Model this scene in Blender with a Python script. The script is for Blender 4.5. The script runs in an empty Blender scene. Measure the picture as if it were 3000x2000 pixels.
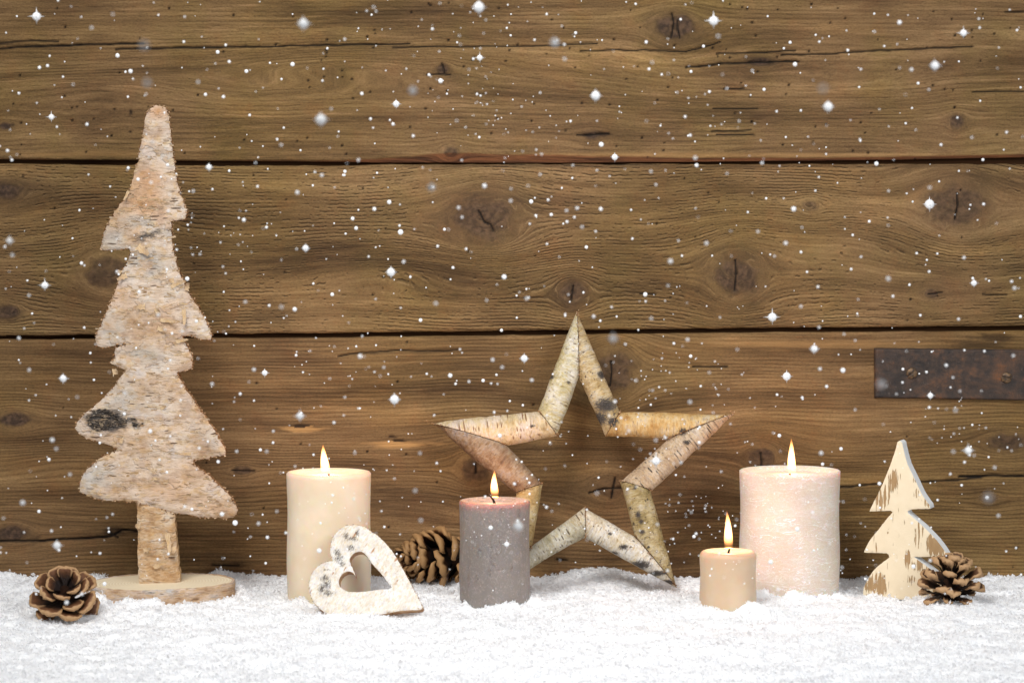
import bpy, bmesh, math, random
import numpy as np
from mathutils import Vector, Matrix
from mathutils.geometry import delaunay_2d_cdt

random.seed(7)
RNG = np.random.RandomState(11)
sc = bpy.context.scene
COL = sc.collection

# ------------------------------------------------------------------ camera
PITCH = math.radians(3.4)
DIST = 2.5
CAM = np.array([0.0, -0.1 - DIST, DIST * math.tan(math.radians(8.0))])
FPX = DIST * 3000 / 0.8          # focal length in photograph pixels
FW = np.array([0, math.cos(PITCH), -math.sin(PITCH)])
UP = np.array([0, math.sin(PITCH), math.cos(PITCH)])
cd = bpy.data.cameras.new('camera')
cam = bpy.data.objects.new('camera', cd)
COL.objects.link(cam)
cam.location = CAM
cam.rotation_euler = (math.pi / 2 - PITCH, 0, 0)
cd.sensor_width = 36
cd.lens = 36 * FPX / 3000
cd.clip_start = 0.05
cd.clip_end = 50
cd.dof.use_dof = True
cd.dof.focus_distance = DIST + 0.03
cd.dof.aperture_fstop = 14
sc.camera = cam

# ------------------------------------------------------------------ world, lamps, exposure
w = bpy.data.worlds.new('World')
sc.world = w
w.use_nodes = True
w.node_tree.nodes['Background'].inputs[0].default_value = (0.93, 0.96, 1.0, 1)
w.node_tree.nodes['Background'].inputs[1].default_value = 0.35
sc.view_settings.view_transform = 'Standard'
sc.view_settings.look = 'None'
sc.view_settings.exposure = 0
sc.view_settings.gamma = 1
sc.cycles.use_denoising = True
sc.cycles.sample_clamp_indirect = 2.0


def area(name, loc, target, power, sx, sy, color, spread=180):
    l = bpy.data.lights.new(name, 'AREA')
    l.shape = 'RECTANGLE'
    l.size, l.size_y, l.energy, l.color = sx, sy, power, color
    l.spread = math.radians(spread)
    o = bpy.data.objects.new(name, l)
    COL.objects.link(o)
    o.location = loc
    o.rotation_euler = (Vector(target) - Vector(loc)).to_track_quat('-Z', 'Y').to_euler()
    return o


area('softbox_lamp', (-0.45, -1.30, 1.35), (0.04, -0.10, 0.085), 3.75, 0.7, 0.7, (1.0, 0.985, 0.96), 60)
area('fill_lamp', (0.75, -1.55, 0.75), (0.0, -0.1, 0.15), 2.0, 0.6, 0.6, (0.95, 0.97, 1.0), 70)  # unseen fill, added to brighten the fronts of flakes and candles


# ------------------------------------------------------------------ pixels and places
def ray(px, py):
    return FW * FPX + np.array([1.0, 0, 0]) * (px - 1500) - UP * (py - 1000)


def on_y(px, py, y):
    d = ray(px, py)
    return Vector(CAM + d * ((y - CAM[1]) / d[1]))


def on_z(px, py, z=0.0):
    d = ray(px, py)
    return Vector(CAM + d * ((z - CAM[2]) / d[2]))


def on_plane(px, py, p0, n):
    d = Vector(ray(px, py))
    c = Vector(CAM)
    return c + d * ((Vector(p0) - c).dot(n) / d.dot(n))


def arr_on_y(px, py, y=0.0):
    dx, dy, dz = (px - 1500), FW[1] * FPX - UP[1] * (py - 1000), FW[2] * FPX - UP[2] * (py - 1000)
    t = (y - CAM[1]) / dy
    return dx * t, CAM[2] + dz * t


# ------------------------------------------------------------------ noise
def _lat(seed):
    return np.random.RandomState(seed).rand(256, 256)


_LAT = {}


def vnoise(x, y, seed=0):
    L = _LAT.setdefault(seed, _lat(seed))
    xi, yi = np.floor(x).astype(int), np.floor(y).astype(int)
    fx, fy = x - xi, y - yi
    fx, fy = fx * fx * (3 - 2 * fx), fy * fy * (3 - 2 * fy)
    a, b = L[xi & 255, yi & 255], L[(xi + 1) & 255, yi & 255]
    c, d = L[xi & 255, (yi + 1) & 255], L[(xi + 1) & 255, (yi + 1) & 255]
    return (a * (1 - fx) + b * fx) * (1 - fy) + (c * (1 - fx) + d * fx) * fy - 0.5


def fbm(x, y, seed=0, octv=4):
    s, a, t = 0.0, 1.0, 0.0
    for k in range(octv):
        s = s + a * vnoise(x * 2 ** k + 17.3 * k, y * 2 ** k + 5.1 * k, seed + k)
        t += a
        a *= 0.5
    return s / t * 2


def sstep(a, b, x):
    t = np.clip((x - a) / (b - a), 0, 1)
    return t * t * (3 - 2 * t)


# ------------------------------------------------------------------ objects
def obj(name, me, mat=None, parent=None, loc=None):
    o = bpy.data.objects.new(name, me)
    COL.objects.link(o)
    if me is not None and mat is not None:
        for m in (mat if isinstance(mat, (list, tuple)) else [mat]):
            me.materials.append(m)
    if parent is not None:
        o.parent = parent
    if loc is not None:
        o.location = loc
    return o


def tag(o, label=None, cat=None, group=None, kind=None):
    for k, v in (('label', label), ('category', cat), ('group', group), ('kind', kind)):
        if v:
            o[k] = v
    return o


def empty(name, loc, label, cat, group=None):
    o = bpy.data.objects.new(name, None)
    COL.objects.link(o)
    o.empty_display_size = 0.01
    o.location = loc
    return tag(o, label, cat, group)


def mesh(name, v, f, smooth=True):
    me = bpy.data.meshes.new(name)
    me.from_pydata([tuple(p) for p in v], [], [tuple(q) for q in f])
    if smooth:
        me.polygons.foreach_set('use_smooth', np.ones(len(me.polygons), dtype=bool))
    me.update()
    return me


def grid_mesh(name, X, Y, Z, wrap=False, flip=None):
    nr, nc = X.shape
    me = bpy.data.meshes.new(name)
    co = np.stack([X, Y, Z], -1).reshape(-1, 3).astype(np.float32)
    idx = np.arange(nr * nc).reshape(nr, nc)
    if wrap:
        idx = np.concatenate([idx, idx[:, :1]], 1)
    q = np.stack([idx[:-1, :-1], idx[:-1, 1:], idx[1:, 1:], idx[1:, :-1]], -1).reshape(-1, 4)
    if wrap if flip is None else flip:
        q = q[:, ::-1]
    return raw_mesh(me, co, q)


def raw_mesh(me, co, q, smooth=True):
    n = q.shape[1]
    me.vertices.add(len(co))
    me.vertices.foreach_set('co', co.astype(np.float32).ravel())
    me.loops.add(q.size)
    me.loops.foreach_set('vertex_index', q.ravel().astype(np.int32))
    me.polygons.add(len(q))
    me.polygons.foreach_set('loop_start', np.arange(0, q.size, n, dtype=np.int32))
    me.polygons.foreach_set('use_smooth', np.full(len(q), smooth, dtype=bool))
    me.update(calc_edges=True)
    me.validate()
    return me


def vattr(me, name, data):
    data = np.asarray(data, dtype=np.float32)
    if data.ndim == 2:
        a = me.attributes.new(name, 'FLOAT_VECTOR', 'POINT')
        a.data.foreach_set('vector', data.ravel())
    else:
        a = me.attributes.new(name, 'FLOAT', 'POINT')
        a.data.foreach_set('value', data.ravel())


def coords(me):
    a = np.empty(len(me.vertices) * 3, dtype=np.float32)
    me.vertices.foreach_get('co', a)
    return a.reshape(-1, 3)


# ------------------------------------------------------------------ material helpers
def S(r, g, b):
    f = lambda c: (c / 255 / 12.92) if c / 255 < 0.04045 else ((c / 255 + 0.055) / 1.055) ** 2.4
    return (f(r), f(g), f(b), 1)


class NT:
    def __init__(s, name, rough=0.7, spec=0.3):
        s.mat = bpy.data.materials.new(name)
        s.mat.use_nodes = True
        s.t = s.mat.node_tree
        s.b = s.t.nodes['Principled BSDF']
        s.out = s.t.nodes['Material Output']
        s.b.inputs['Roughness'].default_value = rough
        s.b.inputs['Specular IOR Level'].default_value = spec

    def put(s, sock, v):
        if v is None:
            return
        if isinstance(v, bpy.types.NodeSocket):
            s.t.links.new(v, sock)
        else:
            sock.default_value = v

    def n(s, typ, props=None, **ins):
        nd = s.t.nodes.new(typ)
        for k, v in (props or {}).items():
            setattr(nd, k, v)
        for k, v in ins.items():
            s.put(nd.inputs[k.replace('_', ' ')], v)
        return nd

    def m(s, op, a, b=None, c=None, clamp=False):
        nd = s.t.nodes.new('ShaderNodeMath')
        nd.operation = op
        nd.use_clamp = clamp
        for i, v in enumerate((a, b, c)):
            s.put(nd.inputs[i], v)
        return nd.outputs[0]

    def mul(s, a, b): return s.m('MULTIPLY', a, b)
    def add(s, a, b): return s.m('ADD', a, b)
    def sub(s, a, b): return s.m('SUBTRACT', a, b)

    def ss(s, x, a, b, lo=0.0, hi=1.0):
        nd = s.t.nodes.new('ShaderNodeMapRange')
        nd.interpolation_type = 'SMOOTHSTEP'
        for i, v in enumerate((x, a, b, lo, hi)):
            s.put(nd.inputs[i], v)
        return nd.outputs[0]

    def noise(s, vec, scale, detail=3, rough=0.55, dist=0.0):
        return s.n('ShaderNodeTexNoise', Vector=vec, Scale=scale, Detail=detail, Roughness=rough, Distortion=dist).outputs['Fac']

    def vmul(s, vec, x, y, z):
        nd = s.t.nodes.new('ShaderNodeVectorMath')
        nd.operation = 'MULTIPLY'
        s.put(nd.inputs[0], vec)
        nd.inputs[1].default_value = (x, y, z)
        return nd.outputs[0]

    def ramp(s, fac, stops, interp='LINEAR'):
        nd = s.t.nodes.new('ShaderNodeValToRGB')
        cr = nd.color_ramp
        cr.interpolation = interp
        while len(cr.elements) < len(stops):
            cr.elements.new(0.5)
        for e, (p, c) in zip(cr.elements, stops):
            e.position = p
            e.color = c
        s.put(nd.inputs[0], fac)
        return nd.outputs[0]

    def mix(s, fac, a, b, blend='MIX'):
        nd = s.t.nodes.new('ShaderNodeMix')
        nd.data_type = 'RGBA'
        nd.blend_type = blend
        s.put(nd.inputs[0], fac)
        s.put(nd.inputs[6], a)
        s.put(nd.inputs[7], b)
        return nd.outputs[2]

    def attr(s, name):
        nd = s.t.nodes.new('ShaderNodeAttribute')
        nd.attribute_name = name
        return nd

    def xyz(s, vec):
        nd = s.n('ShaderNodeSeparateXYZ', Vector=vec)
        return nd.outputs[0], nd.outputs[1], nd.outputs[2]

    def comb(s, x, y, z=0.0):
        return s.n('ShaderNodeCombineXYZ', X=x, Y=y, Z=z).outputs[0]

    def objco(s):
        return s.t.nodes.new('ShaderNodeTexCoord').outputs['Object']

    def color(s, c): s.put(s.b.inputs['Base Color'], c)

    def bump(s, h, dist=0.001, strength=1.0):
        nd = s.n('ShaderNodeBump', Height=h, Distance=dist, Strength=strength)
        s.put(s.b.inputs['Normal'], nd.outputs[0])


# ------------------------------------------------------------------ wooden wall
def wood_mat(name, ring_px, ring_amt, fiss_amt, tint, pale):
    N = NT(name, 0.78, 0.22)
    gu, gv, gseed = N.xyz(N.attr('grain').outputs['Vector'])     # units of 100 photo pixels
    dark, knot, wane = N.xyz(N.attr('mask').outputs['Vector'])
    tone = N.attr('tone').outputs['Fac']
    raw = N.objco()
    broad = N.noise(N.comb(N.mul(gu, 0.12), N.mul(gv, 1.6), gseed), 1.0, 4, 0.55)
    streak = N.noise(N.comb(N.mul(gu, 0.5), N.mul(gv, 9.0), gseed), 1.0, 5, 0.65)
    fine = N.noise(N.comb(N.mul(gu, 2.6), N.mul(gv, 34.0), gseed), 1.0, 3, 0.6)
    blot = N.noise(raw, 14.0, 4, 0.6)
    blot2 = N.noise(raw, 46.0, 3, 0.6)
    grit = N.noise(N.vmul(raw, 0.55, 1, 1.3), 1000.0, 2, 0.7)
    wob = N.noise(N.comb(N.mul(gu, 0.5), N.mul(gv, 1.6), gseed), 1.0, 2, 0.5)
    ph = N.add(N.mul(gv, 2 * math.pi * 100 / ring_px), N.mul(wob, 3.5))
    ring = N.m('MULTIPLY_ADD', N.m('SINE', ph), 0.5, 0.5)
    nearf = N.m('MULTIPLY_ADD', N.attr('near').outputs['Fac'], -0.75, 1.0, clamp=True)
    ring = N.mul(N.mul(N.m('POWER', ring, 2.2), nearf), N.ss(fine, 0.30, 0.62, 0.35, 1.25))
    ramt = N.mul(N.ss(N.noise(N.comb(N.mul(gu, 0.3), N.mul(gv, 0.9), gseed), 1.0, 2), 0.32, 0.62, 0.25, 1.0), ring_amt)
    wv2 = N.noise(N.comb(N.mul(gu, 5.5), N.mul(gv, 4.0), gseed), 1.0, 2, 0.5)
    gz = N.add(gv, N.mul(N.sub(wv2, 0.5), 0.075))
    saw = N.m('FRACT', N.mul(gz, 100 / (ring_px * 1.15)))
    row = N.m('FLOOR', N.mul(gz, 100 / (ring_px * 1.15)))
    gate = N.noise(N.comb(N.mul(gu, 3.6), N.mul(row, 7.31), gseed), 1.0, 2, 0.6)
    fpatch = N.noise(N.comb(N.mul(gu, 0.4), N.mul(gv, 0.7), gseed), 1.0, 3)
    gate = N.ss(N.add(N.mul(gate, 1.0), N.mul(N.sub(fpatch, 0.5), 0.9)), 0.46, 0.58)
    fiss = N.mul(N.ss(N.m('ABSOLUTE', N.sub(saw, 0.5)), 0.0, 0.19, 1.0, 0.0), gate)
    lit = N.mul(N.mul(N.ss(N.m('ABSOLUTE', N.sub(saw, 0.82)), 0.0, 0.16, 1.0, 0.0), gate), fiss_amt)
    fiss = N.mul(fiss, fiss_amt)
    t = N.add(N.add(N.mul(broad, 0.55), N.mul(streak, 0.35)), N.mul(fine, 0.22))
    c = N.ramp(t, [(0.40, S(82, 60, 37)), (0.52, S(113, 86, 56)), (0.60, S(129, 100, 67)), (0.72, S(155, 124, 86))])
    big_ = N.noise(raw, 4.2, 2, 0.5)
    c = N.mix(N.ss(big_, 0.40, 0.62), c, (0.88, 0.90, 0.74, 1), 'MULTIPLY')
    c = N.mix(N.ss(blot, 0.42, 0.68), c, tint, 'MULTIPLY')
    c = N.mix(N.ss(blot2, 0.50, 0.72, 0.0, 0.5), c, (1.08, 0.92, 0.86, 1), 'MULTIPLY')
    c = N.mix(N.mul(N.ss(streak, 0.55, 0.75), pale), c, S(158, 122, 86))
    c = N.mix(N.mul(ring, ramt), c, (0.45, 0.41, 0.36, 1), 'MULTIPLY')
    c = N.mix(N.ss(fine, 0.54, 0.72, 0.0, 0.5), c, (0.55, 0.5, 0.45, 1), 'MULTIPLY')
    c = N.mix(N.mul(lit, 0.35), c, S(176, 144, 100))  # lit ridge edges beside the fissures, painted into the colour
    fiss = N.mul(fiss, N.m('MULTIPLY_ADD', N.attr('near').outputs['Fac'], -1.0, 1.0, clamp=True))
    c = N.mix(N.mul(fiss, 0.80), c, S(54, 40, 25))
    c = N.mix(N.mul(N.ss(grit, 0.48, 0.66), 0.6), c, (0.58, 0.55, 0.5, 1), 'MULTIPLY')
    c = N.mix(N.mul(N.ss(grit, 0.46, 0.34), 0.4), c, (1.25, 1.22, 1.18, 1), 'MULTIPLY')
    smudge = N.noise(N.comb(N.mul(gu, 0.22), N.mul(gv, 0.9), N.add(gseed, 5.0)), 1.0, 4, 0.6)
    c = N.mix(N.ss(smudge, 0.52, 0.70, 0.0, 0.75), c, (0.58, 0.54, 0.54, 1), 'MULTIPLY')
    c = N.mix(N.ss(smudge, 0.46, 0.32, 0.0, 0.6), c, (1.22, 1.18, 1.08, 1), 'MULTIPLY')
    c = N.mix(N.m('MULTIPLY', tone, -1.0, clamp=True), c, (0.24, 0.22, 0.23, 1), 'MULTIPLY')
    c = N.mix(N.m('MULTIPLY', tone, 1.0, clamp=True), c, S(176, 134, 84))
    kc = N.mix(N.ss(N.noise(raw, 260.0, 3), 0.35, 0.7), S(52, 39, 31), S(92, 70, 54))
    c = N.mix(N.mul(N.mul(knot, N.ss(N.noise(raw, 120.0, 3), .3, .6, .7, 1.0)), 0.92), c, kc)
    c = N.mix(N.mul(N.mul(ring, knot), 0.28), c, S(40, 29, 22))
    c = N.mix(wane, c, N.mix(N.ss(streak, 0.35, 0.65), S(66, 40, 24), S(112, 70, 42)))
    c = N.mix(dark, c, S(22, 15, 10))
    N.color(c)
    h = N.add(N.mul(N.mul(ring, ramt), -0.55), N.add(N.mul(fine, -0.5), N.mul(fiss, -1.5)))
    h = N.add(h, N.add(N.mul(grit, 0.18), N.mul(streak, -0.4)))
    N.bump(h, 0.0010, 0.7)
    return N.mat


def polydist(px, py, pts):
    best = np.full(px.shape, 1e9)
    for (x0, y0), (x1, y1) in zip(pts[:-1], pts[1:]):
        dx, dy = x1 - x0, y1 - y0
        t = np.clip(((px - x0) * dx + (py - y0) * dy) / (dx * dx + dy * dy + 1e-9), 0, 1)
        best = np.minimum(best, np.hypot(px - x0 - t * dx, py - y0 - t * dy))
    return best


# knots: x, y, radius, stretch of the grain round it, darkness
KNOTS = [(1975, 80, 36, 1.6, 1.0), (1297, 205, 12, 1.3, .9), (2225, 182, 11, 2.6, .9), (2803, 358, 19, 1.2, .95),
         (1735, 398, 10, 2.0, 1.0), (1320, 447, 17, 1.4, .9), (15, 370, 9, 2.0, 1.0),
         (1420, 640, 58, 1.5, .8), (2800, 602, 56, 1.5, .8), (2155, 805, 52, 1.2, .85), (1677, 862, 31, 1.2, .7),
         (2375, 605, 17, 1.4, .7), (12, 560, 22, 2.2, 1.0), (318, 795, 45, 1.3, .75), (18, 915, 18, 2.2, .95),
         (2728, 860, 13, 1.6, .9), (1792, 1092, 58, 1.0, .8), (1390, 1372, 34, 1.2, .75), (2230, 1342, 30, 1.3, .8),
         (45, 1230, 20, 2.0, 1.0), (708, 1377, 12, 2.2, .95), (2900, 1460, 10, 2, .6), (35, 1562, 22, 2.0, 1.0),
         (1780, 1430, 26, 1.6, .35), (2950, 1296, 24, 2.4, .75)]
# broad loops of flat-sawn grain: x, y, sx, sy, lift
LOOPS = [(1010, 200, 420, 62, 75), (820, 240, 260, 40, -26), (2450, 260, 500, 70, -42), (300, 260, 300, 60, 40),
         (1120, 790, 260, 60, 46), (1480, 800, 330, 55, 30), (650, 690, 260, 55, -26), (2450, 700, 300, 90, 50),
         (1800, 1350, 420, 70, 44), (900, 1380, 330, 45, 26), (2500, 1330, 300, 60, -30), (1300, 1460, 500, 60, 26),
         (200, 1350, 250, 50, 30)]
# cracks: half-width in px, points
CRACKS = [(2.6, [(0, 143), (110, 137), (250, 131), (420, 129)]), (1.6, [(0, 126), (90, 121), (170, 122)]),
          (2.2, [(340, 146), (520, 141), (700, 138), (900, 134), (1060, 131), (1200, 129)]),
          (1.3, [(1150, 139), (1350, 138), (1550, 135), (1750, 128)]), (1.4, [(1700, 150), (1850, 147), (2010, 152), (2110, 124)]),
          (1.4, [(2100, 158), (2210, 153), (2330, 150)]), (1.8, [(2290, 162), (2450, 157), (2600, 148), (2700, 143), (2850, 137)]),
          (2.2, [(2010, 198), (2120, 186), (2225, 181), (2340, 181)]), (1.8, [(1968, 40), (1974, 66), (1966, 112)]), (1.3, [(1984, 60), (1986, 86), (1992, 112)]),
          (2.0, [(1690, 395), (1735, 396), (1785, 393)]), (1.5, [(1295, 188), (1300, 205), (1304, 222)]),
          (1.2, [(1250, 220), (1320, 220)]), (1.6, [(2945, 35), (3000, 34)]), (1.3, [(2850, 270), (2930, 268), (3000, 269)]),
          (1.2, [(2085, 385), (2200, 383)]), (1.2, [(2100, 395), (2210, 397)]), (1.0, [(2090, 318), (2220, 319)]), (1.2, [(2120, 260), (2180, 258)]),
          (2.0, [(1402, 618), (1420, 652), (1438, 658), (1446, 676)]), (2.0, [(2803, 565), (2805, 600), (2797, 640)]),
          (2.0, [(2154, 762), (2157, 800), (2152, 850)]), (1.8, [(1680, 838), (1676, 862), (1673, 882)]),
          (1.8, [(1790, 1058), (1792, 1090), (1787, 1130)]), (2.2, [(1802, 1398), (1796, 1430), (1791, 1458)]),
          (2.0, [(1726, 1443), (1765, 1430), (1820, 1427), (1850, 1430)]), (1.8, [(2228, 1325), (2231, 1350), (2230, 1372)]),
          (2.2, [(1393, 1360), (1394, 1385)]), (3.0, [(0, 1584), (120, 1583), (230, 1577), (330, 1568), (360, 1552), (405, 1556)]),
          (2.0, [(2460, 1426), (2560, 1418), (2700, 1411), (2800, 1405), (2880, 1396)]), (3.2, [(2810, 1394), (2900, 1393), (3000, 1392)]),
          (1.1, [(990, 1042), (1060, 1032), (1160, 1027), (1340, 1025)]), (2.4, [(320, 1558), (345, 1575)]),
          (1.4, [(680, 1376), (745, 1379)]), (1.6, [(1875, 862), (1920, 862)]), (1.3, [(2720, 860), (2760, 857)]), (1.2, [(2880, 862), (2950, 863)]),
          (1.3, [(620, 1655), (700, 1655)]), (1.8, [(1160, 1620), (1210, 1622)]), (1.8, [(2030, 1074), (2130, 1075)]), (2.0, [(1630, 1638), (1660, 1640)])]
# stains (+ fresh pale wood and highlight painted on upper plank's lower edge, - dark): x, y, rx, ry, amount
STAINS_AND_HIGHLIGHTS = [(884, 1256, 62, 10, .85), (1165, 1302, 92, 13, .95), (880, 1248, 32, 6, -1.0), (1168, 1292, 22, 6, -1.0), (1148, 1279, 16, 5, -.9),
          (1430, 640, 130, 85, -.30), (2800, 600, 130, 90, -.38), (2155, 800, 110, 90, -.35), (1677, 862, 60, 50, -.4), (60, 560, 160, 60, -.4), (20, 560, 70, 34, -.75), (20, 915, 60, 22, -.7), (45, 1230, 60, 18, -.7), (35, 1562, 70, 22, -.7), (805, 925, 65, 55, -.35),
          (318, 800, 90, 60, -.35), (1975, 80, 90, 55, -.35), (2225, 182, 60, 14, -.7), (2920, 990, 70, 16, -.8), (2880, 1008, 80, 12, -.6),
          (2950, 1296, 70, 18, -.6), (1520, 585, 260, 16, -.35), (1390, 568, 70, 10, -.45), (2660, 690, 120, 60, -.22), (2230, 720, 130, 40, -.25),
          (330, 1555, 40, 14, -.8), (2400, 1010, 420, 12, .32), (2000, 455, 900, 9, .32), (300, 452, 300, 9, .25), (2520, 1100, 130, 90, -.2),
          (1800, 1092, 75, 85, -.35), (1740, 395, 50, 9, -.8), (1297, 205, 22, 20, -.5), (2260, 770, 60, 40, -.3), (2820, 1640, 300, 40, -.12),
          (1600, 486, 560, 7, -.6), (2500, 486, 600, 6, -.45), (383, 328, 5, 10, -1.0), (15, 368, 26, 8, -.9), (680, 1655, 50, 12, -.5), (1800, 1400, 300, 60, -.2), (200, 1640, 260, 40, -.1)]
holes = np.concatenate([np.stack([RNG.uniform(0, 3000, 150), RNG.uniform(0, 470, 150), RNG.uniform(2.2, 4.2, 150)], 1),
                        np.stack([RNG.uniform(0, 3000, 26), RNG.uniform(490, 960, 26), RNG.uniform(2.2, 3.8, 26)], 1),
                        np.stack([RNG.uniform(0, 3000, 46), RNG.uniform(990, 1690, 46), RNG.uniform(2.2, 4.2, 46)], 1)])

wall = empty('wooden_wall', (0, 0, 0), 'weathered brown plank wall with dark gaps, knots and worm holes behind the decorations', 'wall')
pxs = np.concatenate([np.linspace(-700, -60, 40)[:-1], np.arange(-60, 3061, 3.5), np.linspace(3061, 3700, 40)[1:]])


def curve(pts):
    xs, ys = zip(*pts)
    return np.interp(pxs, xs, ys)


def plank(name, top, bot, seed, mat, wane=None, label=None, step=3.6):
    jt = 2.2 * fbm(pxs / 60, pxs * 0 + seed, seed + 3, 4)
    jb = 2.2 * fbm(pxs / 60, pxs * 0 + seed + 9, seed + 5, 4)
    top, bot = top + jt, bot + jb
    nrow = int((np.median(bot) - np.median(top)) / step)
    t = np.linspace(0, 1, nrow)
    rows, deps = [], []
    for d in (0.02, 0.008, 0.003):
        rows.append(top + 0.0)
        deps.append(np.full_like(top, d))
    for k in t:
        rows.append(top + (bot - top) * k)
        deps.append(np.zeros_like(top))
    if wane is not None:
        for k in (0.15, 0.35, 0.55, 0.75, 0.9, 1.0):
            rows.append(bot + (wane - bot) * k)
            deps.append(0.0004 + 0.0022 * k ** 1.3 + 0 * bot)
        last = wane
    else:
        last = bot
    for d in ((0.003, 0.008, 0.02) if wane is None else (0.009, 0.02)):
        rows.append(last + 0.0)
        deps.append(np.full_like(top, d))
    PY = np.array(rows)
    D = np.array(deps)
    PX = np.broadcast_to(pxs, PY.shape).copy()
    # rounded arrises
    et = np.abs(PY - top)
    eb = np.abs(PY - bot)
    face = D == 0
    e = np.minimum(et, eb if wane is None else 1e9 + eb)
    D = D + face * 0.0016 * np.clip(1 - e / 8, 0, 1) ** 2
    # grain coordinates
    G = PY + 11 * fbm(PX / 560, PY / 95, seed + 21, 3) + 1.6 * fbm(PX / 120, PY / 34, seed + 31, 2)
    for (x, y, sx, sy, a) in LOOPS:
        G = G + a * np.exp(-((PX - x) / sx) ** 2 - ((PY - y) / sy) ** 2)
    kn = np.zeros_like(PY)
    near = np.zeros_like(PY)
    bulge = np.zeros_like(PY)
    for (x, y, r, s, dk) in KNOTS:
        if not (PY.min() - 60 < y < PY.max() + 60):
            continue
        dx, dy = (PX - x) / s, PY - y
        wobble = 1 + 0.34 * fbm(PX / 34 + x, PY / 26, seed + 41, 3)
        rho = np.hypot(dx, dy) * wobble + 1e-3
        R = 1.35 * r
        fall = np.exp(-(dx / (5.0 * r)) ** 2)
        G = G - dy * np.minimum(1.0, (R / (np.hypot(dx, dy) + 1e-3)) ** 2) * fall
        inside = sstep(r * 1.2, r * 0.7, rho)
        G = G * (1 - inside) + (y + 0.45 * dy + 0.55 * rho + 6 * fbm(PX / 40, PY / 40, seed + 47, 2)) * inside
        kn = np.maximum(kn, (inside * .75 + .25 * sstep(r * 2.4, r * .8, rho)) * dk)
        near = np.maximum(near, np.exp(-((rho - r) / (1.0 * r)) ** 2) * min(1, r / 25))
        bulge = bulge + 0.0012 * np.exp(-(rho / (2.2 * r)) ** 2) * min(1, r / 40)
    dark = np.zeros_like(PY)
    for (hw, pts) in CRACKS:
        ys = [p[1] for p in pts]
        if max(ys) < PY.min() or min(ys) > PY.max():
            continue
        wv = 3.2 * fbm(PX / 45, PY / 200, seed + 61, 3)
        d = polydist(PX, PY + wv, pts)
        dark = np.maximum(dark, sstep(hw + 2.2, hw * 0.45, d))
    for (x, y, r) in holes:
        if PY.min() < y < PY.max():
            i0, i1 = np.searchsorted(pxs, (x - 12, x + 12))
            d = np.hypot(PX[:, i0:i1] - x, (PY[:, i0:i1] - y) * 1.1)
            dark[:, i0:i1] = np.maximum(dark[:, i0:i1], sstep(r + 1.6, r * 0.4, d))
    tone = np.zeros_like(PY)
    for (x, y, rx, ry, a) in STAINS_AND_HIGHLIGHTS:
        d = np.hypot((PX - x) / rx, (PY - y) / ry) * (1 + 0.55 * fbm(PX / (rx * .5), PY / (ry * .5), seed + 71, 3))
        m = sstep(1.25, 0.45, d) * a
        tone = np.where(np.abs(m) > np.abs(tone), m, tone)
    wm = np.zeros_like(PY)
    if wane is not None:
        wm = sstep(1.0, 5.0, PY - bot)
    D = D + face * (0.0022 * dark - bulge + 0.0007 * fbm(PX / 300, PY / 120, seed + 81, 3) + 0.00025 * fbm(PX / 40, PY / 7, seed + 91, 3)
                    + 0.0012 * np.clip(-tone - .5, 0, 1) + 0.0008 * np.clip(tone - .5, 0, 1))
    X, Z = arr_on_y(PX, PY, 0.0)
    me = grid_mesh(name, X, D, Z, False, True)
    vattr(me, 'grain', np.stack([PX / 100, G / 100, np.full_like(G, seed * 3.7)], -1).reshape(-1, 3))
    vattr(me, 'mask', np.stack([dark, kn, wm], -1).reshape(-1, 3))
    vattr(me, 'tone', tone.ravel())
    vattr(me, 'near', np.clip(near, 0, 1).ravel())
    o = obj('plank', me, mat, wall)
    if label:
        o['label'] = label
    return o


A_bot = curve([(-700, 462), (0, 463), (440, 468), (640, 469), (1000, 468), (1100, 463), (1200, 456), (1320, 446), (1450, 449), (1600, 452), (1900, 457), (2000, 460), (2400, 460), (2700, 455), (3000, 450), (3700, 446)])
A_wane = curve([(-700, 467), (0, 467), (640, 472), (1000, 475), (1100, 477), (1320, 477), (1600, 478), (2000, 475), (2400, 471), (2650, 468), (3000, 461), (3700, 458)])
B_top = curve([(-700, 480), (0, 480), (500, 485), (1000, 486), (1150, 482), (1500, 481), (2000, 481), (3000, 481), (3700, 481)])
B_bot = curve([(-700, 985), (0, 983), (1000, 975), (2000, 963), (3000, 954), (3700, 950)])
C_top = curve([(-700, 998), (0, 995), (1000, 988), (2000, 976), (3000, 968), (3700, 964)])
C_bot = curve([(-700, 1760), (3700, 1760)])
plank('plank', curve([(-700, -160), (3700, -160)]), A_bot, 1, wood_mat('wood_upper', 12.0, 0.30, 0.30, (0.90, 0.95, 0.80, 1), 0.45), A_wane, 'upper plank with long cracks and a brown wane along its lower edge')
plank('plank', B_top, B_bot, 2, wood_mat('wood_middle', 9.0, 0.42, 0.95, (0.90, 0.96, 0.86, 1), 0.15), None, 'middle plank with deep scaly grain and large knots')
plank('plank', C_top, C_bot, 3, wood_mat('wood_lower', 11.0, 0.60, 0.10, (0.97, 0.96, 0.90, 1), 0.3), None, 'lower plank with fine ridged grain behind the star')
Nb = NT('backing_wood', 0.9, 0.1)
Nb.color(Nb.mix(Nb.noise(Nb.vmul(Nb.objco(), 6, 6, 300), 1.0, 3), S(40, 27, 17), S(84, 56, 34)))
xb = 0.62
obj('backing_board', mesh('backing_board', [(-xb, .009, -.03), (xb, .009, -.03), (xb, .009, .52), (-xb, .009, .52), (-xb, .03, -.03), (xb, .03, -.03), (xb, .03, .52), (-xb, .03, .52)],
                          [(0, 1, 2, 3), (5, 4, 7, 6), (3, 2, 6, 7), (1, 0, 4, 5), (0, 3, 7, 4), (2, 1, 5, 6)], False), Nb.mat, wall)

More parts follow.
